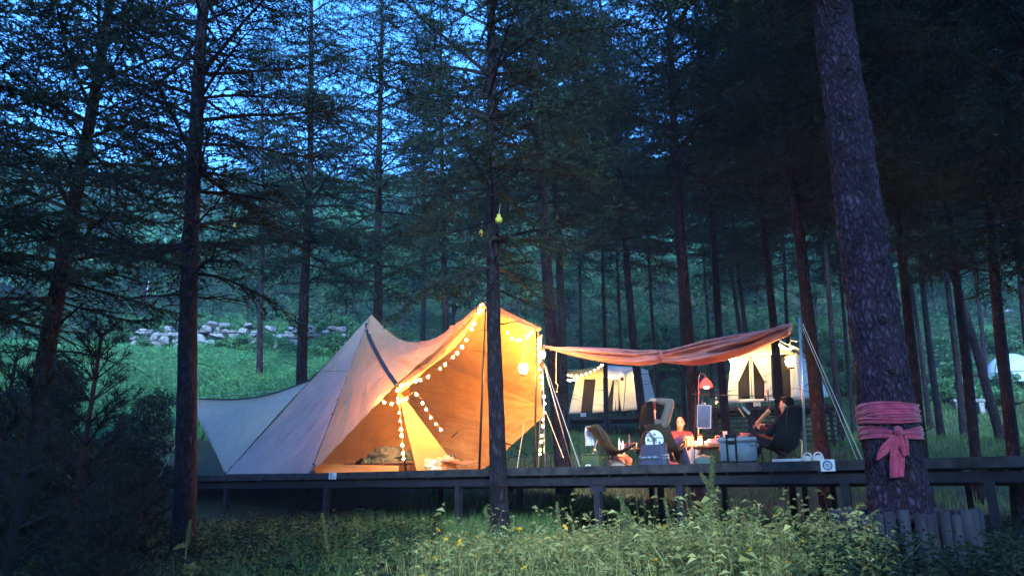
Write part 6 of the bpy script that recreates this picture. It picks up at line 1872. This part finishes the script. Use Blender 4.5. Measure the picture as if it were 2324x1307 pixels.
# white carrier bags and tray at the right
M_carrier = mat('white_carrier', (0.75, 0.73, 0.74), .5, (0.82, 0.8, 0.8), 9, .3, 40, transl=.35)
for px, s_, sd, lab in [(1842, .5, 1.2, 'white carrier bag with handle loop left of the other at the deck edge'), (1866, .45, 4.6, 'white carrier bag at the deck edge nearest the big trunk')]:
    c = K(px, s_); e = empty('carrier_bag', c, lab, 'bag')
    o_ = crumple(c, (.075, .06, .055), M_carrier, None, 'body', sd, None, .2); o_.parent = e; o_.location = o_.location - c
    for k in list(o_.keys()): del o_[k]
    m = MB()
    for dy in (-.02, .02): m.tube([c + DE * .055 * math.cos(t) + DN * dy + Vector((0, 0, .05 + .075 * math.sin(t))) for t in np.linspace(0, math.pi, 12)], .010, 6)
    m.build('handle', M_carrier, e)
c = K(1800, .75); m = MB(); m.rbox(c + Vector((0, 0, .03)), (.42, .26, .06), .012, M=RD); put('foam_tray', m, M_carrier, 'flat white foam box lying behind the black chair', 'box')
m = MB(); a_, b_ = K(1827, .7, .02), K(1833, .8, .30); m.tube([a_, b_], .012, 7); m.tube([b_, b_ - DE * .03 + Vector((0, 0, .015))], .012, 7)
put('mallet_handle', m, M_roll, 'short pale wooden tool handle leaning near the carrier bags', 'tool', base=a_)
c = K(1281, .9); m = MB(); m.lathe(c, [(.09, 0), (.085, .02), (.085, .17), (.09, .18)], 14); put('wood_stump', m, M_bark, 'short sawn log standing on the deck near the tripod', 'stump', base=c)

# ------------------------------------------------------------------ hanging rack with tools
e = empty('hanging_rack', K(1665, 1.45), 'thin black hanging rack bar spanning above the table', 'rack')
ra, rbb = Q(1570, 894, 1.45), Q(1754, 899, 1.45)
m = MB(); m.tube([ra, rbb], .007, 7); m.build('bar', M_pole, e)
for px0, px1, y_ in ((1579, 1579, 885), (1743, 1757, 884)):
    m = MB(); m.tube([Q(px0, y_, 1.45), K(px1, 1.45)], .008, 7); m.build('upright', M_pole, e)
m = MB(); m.tube([Q(1738, 883, 1.45), Q(1744, 902, 1.45), Q(1748, 940, 1.45)], .006, 6); m.build('tong', M_brass, e)
GH = 'things hanging from the rack bar'
def hang(px, py0, lab, build):
    c0 = Q(px, py0, 1.43); e_ = empty('hanging_tool', c0, lab, 'utensil', GH)
    m = MB(); m.tube([c0 + Vector((.012 * math.cos(t), 0, .012 * math.sin(t) - .01)) for t in np.linspace(-1.2, 3.6, 12)], .003, 5); m.build('hook', M_inox, e_)
    build(e_, c0)
M_board = mat('board_blue_grey', (0.13, 0.15, 0.22), .6, (0.16, 0.18, 0.26), 10, .15, 30)
c0 = Q(1595, 905, 1.43)
e = empty('cutting_board', c0, 'blue grey rectangular board with pale rim hanging from the rack', 'board')
Rb = RD @ Matrix.Rotation(.09, 3, 'Y')
bc_ = Q(1598, 945, 1.4)
m = MB(); m.rbox(bc_, (.205, .016, .345), .006, M=Rb); m.build('panel', M_board, e, auto=50)
m = MB()
for dx in (-.108, .108): m.box(bc_ + Rb @ Vector((dx, 0, 0)), (.012, .02, .365), M=Rb)
for dz in (-.178, .178): m.box(bc_ + Rb @ Vector((0, 0, dz)), (.2, .02, .012), M=Rb)
m.build('rim', M_towel, e, False)
m = MB(); m.rbox(bc_ + Rb @ Vector((-.02, 0, .205)), (.07, .016, .04), .01, M=Rb); m.tube([bc_ + Rb @ Vector((-.02, 0, .22)), Q(1590, 899, 1.44)], .004, 5); m.build('hanger', M_inox, e)
def knife(e_, c0):
    m = MB(); m.tube([c0 - Vector((0, 0, .02)), c0 - Vector((0, 0, .17))], .003, 5); m.build('cord', M_rope, e_)
    m = MB(); a_ = c0 - Vector((0, 0, .17)) - DE * .05; m.box(a_ - Vector((0, 0, .07)) + DE * .04, (.02, .012, .17), M=RD @ Matrix.Rotation(-.5, 3, 'Y')); m.build('handle', M_roll, e_, False)
    m = MB(); m.box(a_ - Vector((0, 0, .05)) + DE * .12, (.04, .006, .15), M=RD @ Matrix.Rotation(-.7, 3, 'Y')); m.build('blade', M_inox, e_, False)
hang(1681, 900, 'wooden handled knife hanging from the middle of the rack', knife)
def ladle(e_, c0):
    m = MB(); m.tube([c0 - Vector((0, 0, .015)), c0 - Vector((0, 0, .07))], .006, 6); m.ball(c0 - Vector((0, 0, .09)), (.03, .02, .028), 10, 8); m.build('ladle', M_inox, e_)
hang(1625, 900, 'small steel ladle hanging next to the red lamp', ladle)
def clipb(e_, c0):
    m = MB(); m.box(c0 - Vector((0, 0, .035)), (.03, .02, .05)); m.build('clip', M_pole, e_, False)
hang(1681 + 55, 900, 'small dark clip hanging at the right end of the rack', clipb)
# red lamp on its stand
c = Q(1603, 878, 2.2)
e = empty('red_lamp', K(1585, 2.2), 'small glowing red lamp hung on a thin stand above the rack', 'lamp', 'lit lanterns around the camp')
m = MB(); m.ball(c, (.05, .045, .03), 14, 10); m.build('bulb', E_red, e)
m = MB(); m.lathe(c + Vector((0, 0, .0)), [(.105, 0), (.11, .012), (.085, .08), (.045, .13), (.02, .15)], 20); m.f = m.f[:-2]; m.build('shade', E_red_halo, e)  # red glowing bell added to carry the halo round the bulb
m = MB(); m.lathe(c + Vector((0, 0, .148)), [(.03, 0), (.025, .02), (.01, .03)], 12); m.build('cap', M_brass, e)
m = MB(); m.tube([c + Vector((0, 0, .17)), Q(1600, 850, 2.2), Q(1590, 846, 2.2), Q(1586, 856, 2.2), K(1588, 2.2)], .006, 6); m.build('stand', M_steel, e)

# ------------------------------------------------------------------ camp bed with clothes inside the tent
ca, cb_ = K(778, 1.2, .215), K(1040, 1.2, .215)
cot = empty('camp_cot', K(905, 1.2), 'low wooden camp cot inside the orange tent', 'cot')
cd_ = (cb_ - ca).normalized()
for s_ in (0, .62):
    m = MB(); m.tube([ca + DN * s_, cb_ + DN * s_], .022, 8); m.build('rail', M_oak, cot)
def fcot(u, v): return ca.lerp(cb_, .03 + .92 * u) + DN * .62 * v + Vector((0, 0, -.05 * math.sin(math.pi * v) - .015 * math.sin(u * 9)))
m = MB(); m.grid(fcot, 24, 8); m.build('sling', mat('cot_canvas', (.32, .18, .09), .85, (.38, .22, .11), 6), cot, thick=.008)
for k in (.1, .36, .62, .88):
    for s_ in (0, .62):
        m = MB(); m.tube([ca.lerp(cb_, k) + DN * s_, ca.lerp(cb_, k + .05) + DN * s_ - Vector((0, 0, .21))], .009, 6); m.build('leg', M_oak, cot)
M_olive = mat('olive_cloth', (0.13, 0.115, 0.065), .85, (0.22, 0.19, 0.11), 3.5, .4, 20)
M_brn = mat('brown_cloth', (0.13, 0.08, 0.05), .85, (0.18, 0.11, 0.07), 5, .4, 24)
M_camo = mat('camo_cloth', (0.02, 0.03, 0.02), .85, (0.13, 0.16, 0.08), 11, .3, 30, voro=True, ramp=(.15, .5))
M_orange = mat('orange_cloth', (0.75, 0.25, 0.05), .7, (0.8, 0.33, 0.08), 6, .3, 24, transl=.2)
M_foil = mat('silver_foil', (0.75, 0.68, 0.5), .25, (0.85, 0.8, 0.65), 12, .9, 16, metal=.7)
GC = 'clothes and bags heaped on the cot'
Z = Vector((0, 0, .0))
crumple(K(872, 1.35, .20), (.42, .24, .22), M_olive, 'big olive jacket heaped on the cot', 'jacket', 1.1, 'jacket', .34, -.5, GC, 1.9)
crumple(K(890, 1.55, .33), (.24, .2, .15), M_brn, 'brown jacket on top of the olive heap on the cot', 'jacket', 4.4, 'jacket', .36, .2, GC, 2.0)
crumple(K(838, 1.25, .20), (.16, .15, .11), M_camo, 'dark camouflage garment at the left of the heap', 'jacket', 2.7, 'jacket', .34, .1, GC, 2.0)
crumple(K(930, 1.5, .20), (.2, .15, .18), M_camo, 'dark camouflage bag right of the short tent pole', 'bag', 7.7, 'bag', .25, .1, GC, 2.0)
crumple(K(952, 1.45, .20), (.14, .13, .2), M_orange, 'bright orange bag on the cot right of the pole', 'bag', 5.9, 'bag', .2, .3, GC)
crumple(K(973, 1.4, .20), (.16, .12, .075), M_orange, 'small orange cloth beside the orange bag', 'cloth', 9.3, 'cloth', .3, .3, GC)
crumple(K(972, .85), (.26, .16, .16), M_foil, 'crumpled silver foil bag on the deck in the tent opening', 'bag', 3.9, 'bag', .3, -.5, GC, 2.4)
c = K(1007, 1.2, .21); m = MB(); m.tube([c + Vector((.15 * math.cos(t), .11 * math.sin(t), .05 + .03 * math.sin(t))) for t in np.linspace(0, 6.283, 30)], .045, 8); put('shaggy_hat', m, mat('shaggy_white', (.55, .42, .32), .95, (.3, .2, .14), 24, .8, 60), 'round fluffy collar or hat lying on the right end of the cot', 'hat', GC, base=c)
c = K(809, 1.15, .19)
m = MB(); m.box(c + Vector((0, 0, .03)), (.11, .06, .07), rz=.4, ry=.5); m.tube([c + Vector((.02, 0, .06)), c + Vector((.09, 0, .13))], [.04, .03], 8); put('boot', m, M_black, 'dark boot on the left end of the cot', 'boot', GC, base=c)
# ------------------------------------------------------------------ evening haze
m = MB(); m.box((0, 100, 39), (700, 330, 84))

me = bpy.data.meshes.new('haze'); me.from_pydata(m.v, [], m.f); me.update()
hz = bpy.data.objects.new('haze', me); link(hz); tag(hz, 'thin blue evening haze', 'haze', kind='stuff')
mh = bpy.data.materials.new('haze'); mh.use_nodes = True; t = mh.node_tree
t.nodes.remove(t.nodes['Principled BSDF'])
pv = t.nodes.new('ShaderNodeVolumePrincipled'); pv.inputs['Color'].default_value = (.42, .66, 1, 1); pv.inputs['Density'].default_value = .0009; pv.inputs['Anisotropy'].default_value = 0.0
t.links.new(pv.outputs['Volume'], t.nodes['Material Output'].inputs['Volume'])
me.materials.append(mh)
